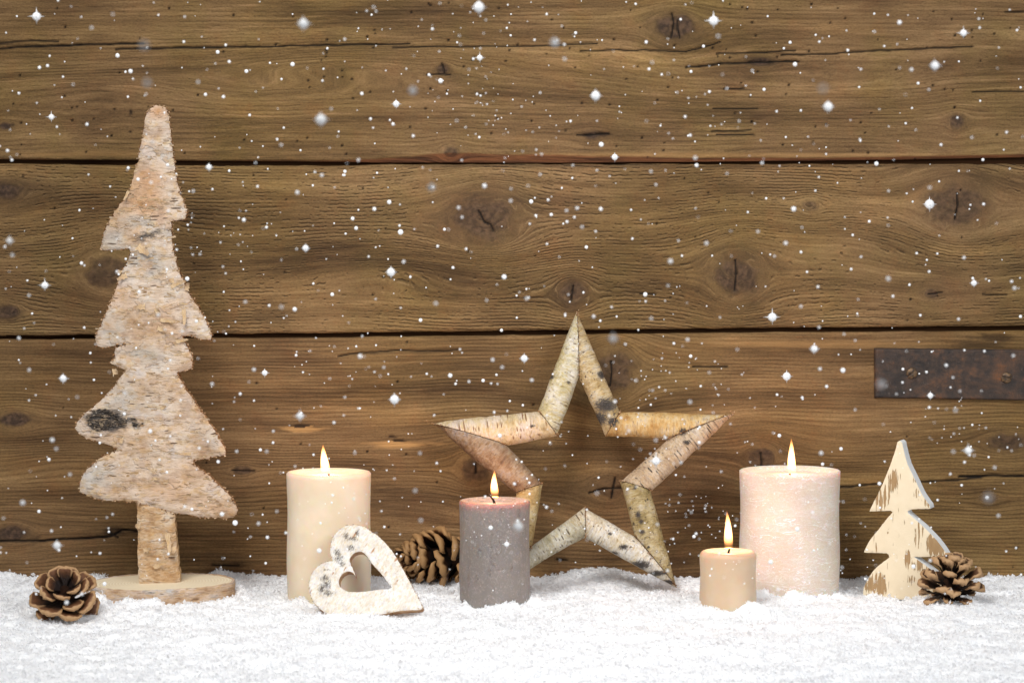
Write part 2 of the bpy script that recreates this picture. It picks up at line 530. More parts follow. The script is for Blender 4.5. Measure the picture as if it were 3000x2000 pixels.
# ------------------------------------------------------------------ snow ground
MOUNDS = []
for (mpx, mrow, mr) in ((963, 1772, .0325), (1449, 1776, .0272), (2314, 1764, .0385), (2133, 1800, .0218), (190, 1800, .012), (2785, 1775, .016), (470, 1778, .056), (2640, 1752, .02), (1984, 1722, .004)):
    q_ = on_z(mpx, mrow, 0.0)
    MOUNDS.append((q_.x, q_.y + mr * (.9 if mr > .02 else .3), mr))


def snow_h(x, y):
    h = 0.0055 * fbm(x / 0.08, y / 0.08, 101, 3) + 0.0040 * fbm(x / 0.017, y / 0.017, 111, 3) + 0.0010 * fbm(x / 0.0045, y / 0.0045, 121, 2)
    h = h + 0.0045 * sstep(-0.06, 0.0, y) * (1 + 1.2 * fbm(x / 0.03, y / 0.03, 131, 2))
    for (bx, by, br) in MOUNDS:
        d = np.hypot(x - bx, y - by)
        h = h + 0.0045 * np.exp(-((d - br - 0.003) / 0.008) ** 2) * np.clip(0.55 + 1.3 * fbm(x / 0.011, y / 0.011, 141, 2), 0, 1.4)
    return h


Nn = NT('snow', 0.6, 0.25)
oc = Nn.objco()
Nn.color(Nn.mix(Nn.noise(oc, 700.0, 3), (0.92, 0.93, 0.95, 1), (0.97, 0.972, 0.975, 1)))
Nn.b.inputs['Subsurface Weight'].default_value = 0.7
Nn.b.inputs['Subsurface Radius'].default_value = (1, 1, 1)
Nn.b.inputs['Subsurface Scale'].default_value = 0.003
Nn.bump(Nn.add(Nn.noise(oc, 420.0, 4, 0.7), Nn.mul(Nn.noise(oc, 1500.0, 2), 0.5)), 0.0009, 0.7)
xs = np.concatenate([np.linspace(-0.8, -0.45, 60)[:-1], np.linspace(-0.45, 0.45, 520), np.linspace(0.45, 0.8, 60)[1:]])
ys = np.concatenate([np.linspace(-1.1, -0.62, 60)[:-1], np.linspace(-0.62, 0.004, 370)])
SX, SY = np.meshgrid(xs, ys)
ground = obj('snow_ground', grid_mesh('snow_ground', SX, SY, snow_h(SX, SY)), Nn.mat)
tag(ground, kind='structure')

# loose flakes of snow lying on it
nf = 230000
fx, fy = RNG.uniform(-0.46, 0.46, nf), -0.60 * RNG.rand(nf) ** 1.25 + 0.002
fz = snow_h(fx, fy)
size = (0.00045 + 0.0013 * RNG.rand(nf) ** 2.2)
size[:9000] *= 1.7
nrm = RNG.normal(size=(nf, 3)) * np.array([1, 1, 0.8])
nrm /= np.linalg.norm(nrm, axis=1)[:, None]
ta = np.cross(nrm, RNG.normal(size=(nf, 3)))
ta /= np.linalg.norm(ta, axis=1)[:, None]
tb = np.cross(nrm, ta)
cen = np.stack([fx, fy, fz + size * RNG.uniform(0.0, 1.0, nf)], 1)
el = RNG.uniform(0.35, 1.0, nf)
co = np.stack([cen + ta * size[:, None], cen + tb * (size * el)[:, None], cen - ta * (size * RNG.uniform(.5, 1, nf))[:, None], cen - tb * (size * el)[:, None] + nrm * (size * .25)[:, None]], 1).reshape(-1, 3)
Nc = NT('snow_crystal', 0.35, 0.5)
Nc.color(Nc.mix(Nc.noise(Nc.objco(), 300.0, 2), (0.90, 0.92, 0.95, 1), (0.97, 0.97, 0.97, 1)))
tr = Nc.n('ShaderNodeBsdfTranslucent', Color=(0.95, 0.96, 0.98, 1))
mx = Nc.n('ShaderNodeMixShader', Fac=0.5)
Nc.t.links.new(Nc.b.outputs[0], mx.inputs[1])
Nc.t.links.new(tr.outputs[0], mx.inputs[2])
Nc.t.links.new(mx.outputs[0], Nc.out.inputs['Surface'])
crys = obj('loose_snow', raw_mesh(bpy.data.meshes.new('loose_snow'), co, np.arange(nf * 4).reshape(-1, 4), False), Nc.mat)
tag(crys, 'loose white snow crumbs and glittering crystals covering the ground', 'snow', kind='stuff')


# ------------------------------------------------------------------ cut-out plates
def inpoly(x, y, poly):
    p = np.asarray(poly)
    q = np.roll(p, -1, 0)
    c = np.zeros(len(x), dtype=bool)
    for (x0, y0), (x1, y1) in zip(p, q):
        hit = ((y0 > y) != (y1 > y))
        xx = (x1 - x0) * (y - y0) / (y1 - y0 + 1e-12) + x0
        c ^= hit & (x < xx)
    return c


def resample(pts, step, jit, rng):
    pts = np.asarray(pts, float)
    q = np.vstack([pts, pts[:1]])
    # Catmull-Rom on gentle corners only
    out = []
    n = len(pts)
    for i in range(n):
        p0, p1, p2, p3 = pts[i - 1], pts[i], pts[(i + 1) % n], pts[(i + 2) % n]
        def corner(a, b, c):
            u, v = b - a, c - b
            return np.dot(u, v) / (np.linalg.norm(u) * np.linalg.norm(v) + 1e-12) < 0.55
        m1 = (p2 - p1) if corner(p0, p1, p2) else (p2 - p0) / 2
        m2 = (p2 - p1) if corner(p1, p2, p3) else (p3 - p1) / 2
        L = np.linalg.norm(p2 - p1)
        lim = lambda m: m * min(1, 1.3 * L / (np.linalg.norm(m) + 1e-12))
        m1, m2 = lim(m1), lim(m2)
        k = max(1, int(L / step))
        for j in range(k):
            t = j / k
            h = np.array([2 * t**3 - 3 * t * t + 1, t**3 - 2 * t * t + t, -2 * t**3 + 3 * t * t, t**3 - t * t])
            out.append(h[0] * p1 + h[1] * m1 + h[2] * p2 + h[3] * m2)
    out = np.array(out)
    return out + rng.normal(size=out.shape) * jit


def frame_of(p0, n):
    n = Vector(n).normalized()
    u = Vector((0, 0, 1)).cross(n).normalized()      # to the right seen from the front (n faces the camera)
    v = n.cross(u).normalized()
    return Matrix(((u.x, v.x, n.x, p0[0]), (u.y, v.y, n.y, p0[1]), (u.z, v.z, n.z, p0[2]), (0, 0, 0, 1)))


def to_uv(px_pts, M):
    Mi = M.inverted()
    n = M.to_3x3() @ Vector((0, 0, 1))
    r = []
    for (a, b) in px_pts:
        q = Mi @ on_plane(a, b, M.translation, n)
        r.append((q.x, q.y))
    return r


def plate(name, outline, holes_, thick, step, jit, seed, relief=None, round_=0.0015, side_taper=0.0):
    """front at local z=0 facing +z, extruded to -thick; material 0 face, 1 cut side"""
    rng = np.random.RandomState(seed)
    loops = [resample(outline, step, jit, rng)] + [resample(h, step, jit, rng) for h in holes_]
    vs, es = [], []
    for L in loops:
        b = len(vs)
        vs += [tuple(p) for p in L]
        es += [(b + i, b + (i + 1) % len(L)) for i in range(len(L))]
    nb = len(vs)
    P = np.array(loops[0])
    lo, hi = P.min(0), P.max(0)
    gx, gy = np.meshgrid(np.arange(lo[0], hi[0], step * 1.1), np.arange(lo[1], hi[1], step * 1.1))
    g = np.stack([gx.ravel(), gy.ravel()], 1) + rng.uniform(-.3, .3, (gx.size, 2)) * step
    inside = inpoly(g[:, 0], g[:, 1], loops[0])
    for h in loops[1:]:
        inside &= ~inpoly(g[:, 0], g[:, 1], h)
    g = g[inside]
    B = np.array(vs)
    d2 = np.concatenate([((g[i:i + 400, None, :] - B[None]) ** 2).sum(-1).min(1) for i in range(0, len(g), 400)]) if len(g) else np.zeros(0)
    g = g[d2 > (0.6 * step) ** 2]
    allv = [Vector(p) for p in vs] + [Vector(p) for p in g]
    ov, oe, of, iv, ie, iff = delaunay_2d_cdt(allv, es, [], 0, 1e-7)
    V = np.array([(p.x, p.y) for p in ov])
    F = np.array([f for f in of if len(f) == 3])
    c = V[F].mean(1)
    keep = inpoly(c[:, 0], c[:, 1], loops[0])
    for h in loops[1:]:
        keep &= ~inpoly(c[:, 0], c[:, 1], h)
    F = F[keep]
    a = V[F[:, 1]] - V[F[:, 0]]
    b = V[F[:, 2]] - V[F[:, 0]]
    flip = (a[:, 0] * b[:, 1] - a[:, 1] * b[:, 0]) < 0
    F[flip] = F[flip][:, ::-1]
    db = np.concatenate([np.sqrt(((V[i:i + 400, None, :] - B[None]) ** 2).sum(-1).min(1)) for i in range(0, len(V), 400)])
    z = -round_ * np.clip(1 - db / (round_ * 1.6 + 1e-9), 0, 1) ** 2
    if relief is not None:
        z = z + relief(V[:, 0], V[:, 1])
    nv = len(V)
    verts = [(x, y, zz) for (x, y), zz in zip(V, z)] + [(x, y, -thick) for x, y in V]
    faces = [tuple(f) for f in F] + [tuple(f[::-1] + nv) for f in F]
    mats = [0] * len(F) + [1] * len(F)
    # boundary edges of the kept triangles
    from collections import Counter
    cnt = Counter()
    for f in F:
        for i in range(3):
            cnt[(f[i], f[(i + 1) % 3])] += 1
    bd = [(a_, b_) for (a_, b_) in cnt if (b_, a_) not in cnt]
    remap = {}
    nseg = max(2, int(thick / (step * 2.2)))
    for (a_, b_) in bd:
        for q in (a_, b_):
            if q not in remap:
                remap[q] = len(verts)
                for k in range(nseg + 1):
                    t = k / nseg
                    j = rng.normal(size=2) * jit * 0.6 if 0 < k < nseg else (0, 0)
                    verts.append((V[q][0] + j[0], V[q][1] + j[1], z[q] * (1 - t) - thick * t))
        for k in range(nseg):
            faces.append((remap[b_] + k, remap[a_] + k, remap[a_] + k + 1, remap[b_] + k + 1))
            mats.append(1)
    me = mesh(name, verts, faces, True)
    me.polygons.foreach_set('material_index', np.array(mats, dtype=np.int32))
    return me, loops


def bark(name, cols, lent=(160, 34, 0.16, 0.6), spot=0.0, patch=40.0, lentcol=S(70, 48, 34), axis='x', bumpd=0.0012, peel=0.5, stretch=3.0):
    """birch bark: lenticels run along local `axis`; 'scar' attribute adds black rough scars"""
    N = NT(name, 0.72, 0.25)
    o = N.objco()
    x, y, z = N.xyz(o)
    if axis == 'x':
        L, A = x, N.add(y, N.mul(z, 0.7))
    elif axis == 'disc':
        L, A = x, N.mul(z, 1.4)
    elif axis == 'wrap':            # stick along x: the lenticels run round it
        L, A = N.add(y, N.mul(z, 0.9)), x
    else:
        ang = axis
        L = N.add(N.mul(x, math.cos(ang)), N.mul(y, math.sin(ang)))
        A = N.sub(N.mul(y, math.cos(ang)), N.mul(x, math.sin(ang)))
    v = N.comb(L, A, N.mul(z, 0.5))
    big = N.noise(N.comb(L, N.mul(A, 1.4), z), patch, 5, 0.6)
    mid = N.noise(N.comb(L, N.mul(A, stretch), z), patch * 2.4, 4, 0.6)
    fine = N.noise(N.comb(L, N.mul(A, 4.5), z), patch * 7, 4, 0.7)
    t = N.add(N.mul(big, 0.6), N.mul(mid, 0.4))
    c = N.ramp(t, [(0.36, cols[0]), (0.46, cols[1]), (0.54, cols[2]), (0.63, cols[3])])
    c = N.mix(N.ss(fine, 0.49, 0.68, 0.0, 0.6), c, (0.66, 0.59, 0.52, 1), 'MULTIPLY')
    pk = N.ss(mid, 0.565, 0.60, 0.0, peel)
    c = N.mix(pk, c, cols[4])
    mot = N.noise(N.comb(N.mul(L, 1.0), N.mul(A, 1.6), z), patch * 5.5, 3, 0.65)
    mot2 = N.noise(N.comb(A, L, z), patch * 3.2, 3, 0.65)
    c = N.mix(N.ss(mot, 0.50, 0.64, 0.0, 0.8), c, (0.95, 0.86, 0.66, 1), 'MULTIPLY')
    c = N.mix(N.ss(mot2, 0.50, 0.64, 0.0, 0.7), c, (0.84, 0.84, 0.90, 1), 'MULTIPLY')
    pat = N.attr('patch').outputs['Fac']
    c = N.mix(N.mul(N.m('MULTIPLY', pat, 1.0, clamp=True), N.ss(mid, .36, .52)), c, S(196, 138, 84))
    c = N.mix(N.mul(N.m('MULTIPLY', pat, -1.0, clamp=True), N.ss(mid, .36, .52)), c, S(158, 156, 150))
    ls, As, th, la = lent
    vo = N.n('ShaderNodeTexVoronoi', {'feature': 'F1'}, Vector=N.comb(N.mul(L, ls), N.mul(A, ls * As / 10), N.mul(z, ls * .3)), Scale=1.0)
    rnd = N.xyz(vo.outputs['Color'])[0]
    dash = N.mul(N.ss(vo.outputs['Distance'], N.mul(rnd, th), N.add(N.mul(rnd, th), 0.09), 1.0, 0.0), la)
    dash = N.mul(N.mul(dash, N.ss(fine, 0.36, 0.5, 0.35, 1.0)), N.ss(N.noise(N.comb(L, A, z), patch * 1.3, 2), 0.40, 0.55, 0.1, 1.0))
    c = N.mix(dash, c, lentcol)
    h = N.add(N.mul(mid, 0.8), N.add(N.mul(fine, 0.8), N.add(N.mul(dash, -0.6), N.mul(pk, 0.8))))
    if spot > 0:
        sp = N.noise(N.comb(L, A, z), patch * 3.0, 4, 0.65)
        s_ = N.ss(sp, 0.66 - 0.1 * spot, 0.72 - 0.1 * spot, 0.0, 0.9)
        c = N.mix(s_, c, S(58, 52, 50))
    scar = N.attr('scar').outputs['Fac']
    rid = N.noise(N.comb(N.mul(L, .75), N.mul(A, 1.9), z), patch * 9, 4, 0.75, 0.5)
    sc_ = N.mul(N.ss(N.add(scar, N.mul(N.sub(rid, 0.5), 1.5)), 0.35, 0.75), N.ss(scar, 0.02, 0.25))
    c = N.mix(sc_, c, N.ramp(rid, [(0.35, S(30, 28, 28)), (0.55, S(82, 76, 72)), (0.7, S(140, 126, 112))]))
    h = N.add(h, N.mul(N.mul(scar, rid), 2.0))
    N.color(c)
    N.bump(h, bumpd, 0.9)
    return N.mat


def cutwood(name, c1, c2, scale=(20, 20, 300), rough=0.75):
    N = NT(name, rough, 0.25)
    o = N.objco()
    n1 = N.noise(N.vmul(o, *scale), 1.0, 4)
    n2 = N.noise(o, 500.0, 3)
    N.color(N.mix(N.ss(N.add(N.mul(n1, .7), N.mul(n2, .3)), 0.35, 0.65), c1, c2))
    N.bump(n2, 0.0006, 0.8)
    return N.mat


def tz(zx, zy, ox, oy, s):
    return (ox + zx / s, oy + zy / s)


# ------------------------------------------------------------------ tall birch tree
up_r = [(448, 80), (470, 62), (510, 58), (548, 68), (560, 95), (568, 160), (578, 260), (590, 360), (603, 450), (622, 530), (645, 595), (660, 640), (655, 690), (620, 695), (575, 705), (580, 780), (585, 850), (600, 910), (620, 980), (650, 1060), (690, 1130), (740, 1210), (780, 1280), (800, 1340), (795, 1365), (760, 1365), (690, 1350), (635, 1345), (660, 1400), (690, 1450), (697, 1495), (690, 1530), (640, 1543), (606, 1552)]
lo_r = [(625, 200), (650, 250), (700, 330), (750, 400), (800, 470), (845, 540), (875, 590), (885, 615), (875, 638), (830, 645), (760, 660), (692, 668), (720, 700), (780, 745), (840, 800), (890, 850), (930, 900), (950, 950), (940, 975), (900, 988), (840, 990), (750, 985), (680, 972), (600, 960)]
lo_l = [(382, 903), (330, 895), (230, 890), (165, 880), (110, 860), (60, 840), (65, 800), (85, 745), (120, 700), (170, 660), (230, 630), (285, 603), (215, 575), (160, 560), (100, 545), (60, 515), (35, 490), (50, 450), (90, 410), (140, 370), (200, 310), (255, 250), (300, 195), (325, 155)]
up_l = [(325, 1535), (265, 1510), (235, 1498), (255, 1470), (262, 1415), (330, 1388), (260, 1400), (200, 1412), (165, 1400), (152, 1365), (168, 1310), (190, 1260), (215, 1210), (240, 1150), (265, 1090), (285, 1040), (305, 985), (335, 920), (348, 880), (340, 855), (260, 866), (200, 868), (180, 845), (195, 800), (205, 750), (230, 700), (260, 650), (300, 600), (335, 550), (355, 490), (375, 420), (390, 350), (405, 270), (420, 200), (430, 130)]
k = 1.9115
tree_px = [tz(a, b, 200, 280, k) for a, b in up_r] + [tz(a, b, 200, 1000, k) for a, b in lo_r + lo_l] + [tz(a, b, 200, 280, k) for a, b in up_l]
trunk_px = [tz(a, b, 200, 1000, k) for a, b in [(380, 895), (596, 950), (600, 1060), (612, 1200), (625, 1345), (620, 1360), (500, 1362), (400, 1360), (390, 1300), (388, 1180), (388, 1060)]]
ty = -0.098
tree_M = frame_of(on_y(463, 1708, ty), (math.sin(math.radians(3.0)), -math.cos(math.radians(3.0)), 0.0))
tuv = to_uv(tree_px, tree_M)
kc = np.array(to_uv([(310, 1232)], tree_M)[0])
sc2 = np.array(to_uv([(430, 690)], tree_M)[0])
pxm = 0.8 / 3000


def rel(u, v):
    return 0.0016 * fbm(u / 0.014, v / 0.007, 201, 4) + 0.0011 * fbm(u / 0.004, v / 0.002, 211, 2)


tree = empty('birch_tree_decoration', tree_M.translation, 'tall tree cut from peeling birch bark, standing on a round log slice', 'tree decoration')
tree_bark = bark('birch_bark_tan', [S(172, 138, 106), S(199, 173, 148), S(212, 194, 176), S(194, 186, 178), S(192, 154, 114)], (62, 60, 0.20, 0.9), 0.0, 20.0, S(92, 68, 50), 'x', 0.0020, 0.45, 1.5)
tree_side = cutwood('bark_crumb_edge', S(92, 62, 36), S(176, 136, 92), (300, 300, 300))
me, tloops = plate('tree_panel', tuv, [], 0.014, 0.0021, 0.00035, 5, rel, 0.0014)
c_ = coords(me)
d_ = np.hypot((c_[:, 0] - kc[0]) / (78 * pxm), (c_[:, 1] - kc[1]) / (40 * pxm))
d2_ = np.hypot((c_[:, 0] - sc2[0]) / (80 * pxm), (c_[:, 1] - sc2[1] + (c_[:, 0] - sc2[0]) * -0.25) / (22 * pxm))
vattr(me, 'scar', np.maximum(sstep(1.5, 0.3, d_) * 0.9, sstep(1.5, 0.1, d2_) * 0.66))
pt = np.zeros(len(c_))
for (x, y, rx, ry, a_) in [(440, 530, 46, 70, .8), (420, 600, 55, 40, .6), (470, 640, 50, 30, .5), (330, 700, 60, 40, -.7), (400, 650, 70, 25, -.5), (430, 770, 60, 45, -.9), (340, 860, 50, 60, .5), (330, 960, 45, 60, -.6), (490, 930, 60, 60, .25), (420, 1040, 70, 30, -.7),
                           (360, 1160, 110, 60, -.5), (290, 1400, 60, 40, -.6), (560, 1380, 80, 60, .4), (480, 1440, 80, 50, .5), (610, 1480, 60, 30, .35), (280, 1470, 60, 20, -.5), (600, 1290, 60, 40, -.4), (460, 330, 30, 22, .9), (255, 1330, 30, 30, .5)]:
    p_ = np.array(to_uv([(x, y)], tree_M)[0])
    dd = np.hypot((c_[:, 0] - p_[0]) / (rx * pxm), (c_[:, 1] - p_[1]) / (ry * pxm))
    m_ = sstep(1.5, 0.1, dd) * a_ * (.6 if a_ > 0 else .8)
    pt = np.where(np.abs(m_) > np.abs(pt), m_, pt)
vattr(me, 'patch', pt)
tp = obj('tree_panel', me, [tree_bark, tree_side], tree)
tp.matrix_parent_inverse = Matrix()
ROT = tree_M.to_3x3().to_4x4()
tp.matrix_local = ROT


def rel_trunk(u, v):
    return 0.0008 * fbm(u / 0.008, v / 0.008, 221, 4) - 0.0018 * sstep(0.012, 0.02, u)


me, _ = plate('trunk', to_uv(trunk_px, tree_M), [], 0.022, 0.0022, 0.0003, 6, rel_trunk, 0.001)
c_ = coords(me)
c_[:, 2] -= 0.0016
me.vertices.foreach_set('co', c_.ravel())
vattr(me, 'scar', np.zeros(len(c_)))
trunk_bark = bark('birch_bark_orange', [S(158, 118, 78), S(196, 162, 124), S(212, 188, 160), S(206, 192, 176), S(180, 132, 80)], (70, 44, 0.20, 0.9), 0.0, 40.0, S(92, 62, 38), 'x', 0.0014, 0.6)
o = obj('trunk', me, [trunk_bark, cutwood('trunk_cut_side', S(150, 114, 76), S(206, 176, 134), (300, 300, 12))], tree)
o.matrix_local = ROT

# gnarled knot of dark bark on the left branch
rng = np.random.RandomState(3)
kv, kf = [], []
for i in range(105):
    a, r = rng.uniform(0, 6.28), rng.rand() ** 0.6
    big_k = i % 3 != 0
    cx = kc[0] + ((-10 + math.cos(a) * r * 46) if big_k else (48 + math.cos(a) * r * 62)) * pxm
    cy = kc[1] + ((3 + math.sin(a) * r * 31) if big_k else (-6 + math.sin(a) * r * 15)) * pxm
    if not inpoly(np.array([cx]), np.array([cy]), tloops[0])[0]:
        continue
    s = rng.uniform(0.0008, 0.0023)
    b = len(kv)
    ph = rng.uniform(0, 6.28)
    for j in range(7):
        q = ph + j * 6.283 / 7
        e = rng.uniform(.7, 1.2)
        kv.append((cx + math.cos(q) * s * e * 1.3, cy + math.sin(q) * s * e * .8, -0.0006))
    for j in range(7):
        q = ph + j * 6.283 / 7
        e = rng.uniform(.35, .8)
        kv.append((cx + math.cos(q) * s * e * 1.3, cy + math.sin(q) * s * e * .8, rng.uniform(0.0010, 0.0028)))
    kv.append((cx, cy, rng.uniform(0.0002, 0.0018)))
    for j in range(7):
        j2 = (j + 1) % 7
        kf += [(b + j, b + j2, b + 7 + j2, b + 7 + j), (b + 7 + j, b + 7 + j2, b + 14)]
Nk = NT('gnarled_bark', 0.85, 0.2)
ok = Nk.objco()
nk = Nk.noise(ok, 330.0, 4, 0.7)
Nk.color(Nk.ramp(nk, [(0.3, S(40, 37, 37)), (0.48, S(92, 84, 78)), (0.62, S(150, 132, 112)), (0.75, S(176, 160, 142))]))
Nk.bump(Nk.noise(ok, 900.0, 3), 0.0012, 0.9)
o = obj('bark_knot', mesh('bark_knot', kv, kf, False), Nk.mat, tree)
o.matrix_local = ROT
o['label'] = 'dark gnarled knot in the bark'

# crumbly rim of torn bark all round the panel
Nr = NT('torn_bark', 0.8, 0.2)
Nr.color(Nr.ramp(Nr.noise(Nr.objco(), 420.0, 3), [(0.38, S(84, 54, 30)), (0.5, S(146, 104, 64)), (0.64, S(206, 178, 146))]))


def crumbs(name, loop, parent, M, seed, smin, smax, n, zlo, zhi, out=0.0004, mat=None):
    rng = np.random.RandomState(seed)
    v, f = [], []
    for i in range(n):
        p = loop[rng.randint(len(loop))] + rng.normal(size=2) * out
        s = rng.uniform(smin, smax)
        z0 = rng.uniform(zlo, zhi)
        b = len(v)
        e = rng.normal(size=(6, 3)) * 0.25
        for q, d in enumerate(((1, 0, 0), (-1, 0, 0), (0, 1, 0), (0, -1, 0), (0, 0, 1), (0, 0, -1))):
            v.append((p[0] + (d[0] + e[q, 0]) * s, p[1] + (d[1] + e[q, 1]) * s * .8, z0 + (d[2] + e[q, 2]) * s))
        f += [(b + i_, b + j_, b + k_) for i_, j_, k_ in ((0, 2, 4), (2, 1, 4), (1, 3, 4), (3, 0, 4), (2, 0, 5), (1, 2, 5), (3, 1, 5), (0, 3, 5))]
    o = obj(name, mesh(name, v, f, False), mat or Nr.mat, parent)
    o.matrix_local = M
    o['kind'] = 'stuff'
    return o


crumbs('bark_rim', tloops[0], tree, ROT, 8, 0.0004, 0.0010, 2800, -0.012, 0.0004)


# curled peels of bark
def curl(L, W, bend, seed):
    rng = np.random.RandomState(seed)
    v, f = [], []
    nu, nw = 7, 3
    for i in range(nu):
        t = i / (nu - 1)
        a = bend * t
        for j in range(nw):
            s = j / (nw - 1) - 0.5
            wv = W * (1 - 0.55 * t) * (1 + .2 * rng.normal())
            v.append((L * math.sin(a) / bend, s * wv, L * (1 - math.cos(a)) / bend + 0.0002))
    for i in range(nu - 1):
        for j in range(nw - 1):
            q = i * nw + j
            f.append((q, q + 1, q + nw + 1, q + nw))
    return mesh('bark_curl', v, f, True)


peel_mat = bark('peeled_bark', [S(186, 150, 108), S(206, 178, 142), S(220, 198, 168), S(226, 208, 184), S(170, 124, 78)], (90, 40, 0.15, 0.5), 0, 60.0, S(120, 86, 58), 'x', 0.0008, 0.3)
curl_me = [curl(0.008, 0.004, 1.1, 1), curl(0.011, 0.003, 0.7, 2), curl(0.006, 0.005, 1.5, 3)]
for m_ in curl_me:
    m_.materials.append(peel_mat)
for i, (x, y, a, s) in enumerate([(404, 720, -38, 1.7), (500, 838, 20, 1.2), (510, 820, 190, 1.0), (425, 900, 180, 1.3), (470, 935, -10, 1.2), (455, 915, 30, 1.0), (372, 808, 200, 1.2), (378, 560, 240, .8), (355, 800, 150, .9),
                                  (462, 960, -20, 1.1), (515, 1000, 10, 1.0), (330, 1090, 10, 1.1), (545, 850, 70, 1.0), (540, 905, -90, 1.2), (360, 1290, 170, 1.0), (470, 1195, 20, .8), (560, 1330, 175, .9), (300, 1440, 200, 1.0), (450, 1400, -5, .8), (492, 1560, -85, 1.5), (505, 1600, -80, 1.2), (420, 1610, 10, 1.0), (450, 1660, 25, 1.3), (410, 1540, 170, .9)]):
    u, v = to_uv([(x, y)], tree_M)[0]
    m_ = ROT @ Matrix.Translation((u, v, 0.0008)) @ Matrix.Rotation(math.radians(a), 4, 'Z') @ Matrix.Scale(s, 4)
    o = obj('bark_curl', curl_me[i % 3], None, tree)
    o.matrix_local = m_
rng = np.random.RandomState(31)
fv, ff = [], []
P = np.array(tloops[0])
while len(ff) < 420:
    u, v = rng.uniform(P[:, 0].min(), P[:, 0].max()), rng.uniform(P[:, 1].min(), P[:, 1].max())
    if not inpoly(np.array([u]), np.array([v]), tloops[0])[0]:
        continue
    l, h = rng.uniform(0.002, 0.0075), rng.uniform(0.0005, 0.0018)
    z0 = float(rel(np.array([u]), np.array([v]))[0])
    b = len(fv)
    sl = rng.normal() * 0.15 * l
    fv += [(u - l / 2, v, z0 - .0002), (u + l / 2, v + sl, z0 - .0002), (u + l / 2 * .8, v + sl + h, z0 + rng.uniform(.0004, .0012)), (u - l / 2 * .9, v + h, z0 + rng.uniform(.0004, .0012))]
    ff.append((b, b + 1, b + 2, b + 3))
o = obj('bark_flakes', mesh('bark_flakes', fv, ff, False), peel_mat, tree)
o.matrix_local = ROT
o['kind'] = 'stuff'

# log slice
ZT = on_y(500, 1709, -0.1).z
lcx, lcy = on_y(470, 1700, -0.09).x, -0.090


def logslice():
    n = 120
    th = np.linspace(0, 2 * math.pi, n, endpoint=False)
    R = 0.0565 * (1 + 0.035 * np.cos(2 * th + .4) + 0.02 * fbm(np.cos(th) * 3 + 5, np.sin(th) * 3 + 5, 301, 3))
    zt = ZT + 0.0012 * np.cos(th - 0.2)
    sh = np.array([0, .3, .6, .82, .93, .965])
    X = np.array([R * s * np.cos(th) for s in sh])
    Y = np.array([R * s * np.sin(th) * .88 for s in sh])
    Z = np.array([ZT + (zt - ZT) * s for s in sh])
    me = grid_mesh('wood_disc', X, Y, Z, True)
    b = [(1.0 - .03, .0001), (.985, .0016), (1.0, .0016), (1.012, 0.0), (1.02, -.004), (1.012, -.009), (1.02, -.014), (1.0, -.019)]
    prof = [(.9655, 0.0), (.985, .0006), (1.0, .0004), (1.01, -.001), (1.015, -.0035), (1.008, -.007), (1.018, -.0105), (1.01, -.014), (1.0, -.02)]
    jig = np.array([0.0008 * fbm(np.cos(th) * 9 + 3, np.sin(th) * 9 + i * .7, 311, 3) for i in range(len(prof))])
    jig[0] = 0
    X2 = np.array([(R * a + jig[i]) * np.cos(th) for i, (a, dz) in enumerate(prof)])
    Y2 = np.array([(R * a + jig[i]) * np.sin(th) * .88 for i, (a, dz) in enumerate(prof)])
    Z2 = np.array([zt + dz + jig[i] * (i < 4) for i, (a, dz) in enumerate(prof)])
    return me, grid_mesh('bark_ring', X2, Y2, Z2, True)


m1, m2 = logslice()
Nl = NT('pale_end_grain', 0.7, 0.25)
ol = Nl.objco()
lx, ly, lz = Nl.xyz(ol)
rr = Nl.m('SQRT', Nl.add(Nl.mul(lx, lx), Nl.mul(ly, ly)))
rg = Nl.m('MULTIPLY_ADD', Nl.m('SINE', Nl.add(Nl.mul(rr, 2600), Nl.mul(Nl.noise(ol, 60.0), 6))), .5, .5)
Nl.color(Nl.mix(Nl.mul(rg, .35), Nl.mix(Nl.noise(ol, 60.0, 4), S(234, 218, 186), S(242, 231, 206)), S(196, 164, 118)))
Nl.bump(Nl.noise(ol, 900.0, 3), 0.0004, 0.6)
base_o = Vector((lcx, lcy, 0)) - tree.location
o = obj('wood_disc', m1, Nl.mat, tree, base_o)
vattr(m2, 'scar', np.zeros(len(m2.vertices)))
obj('bark_ring', m2, bark('log_bark', [S(150, 112, 78), S(196, 166, 136), S(214, 190, 168), S(190, 186, 182), S(176, 132, 92)], (60, 30, 0.16, 0.6), 0.2, 36.0, S(96, 68, 48), 'disc', 0.0014, 0.4), o)


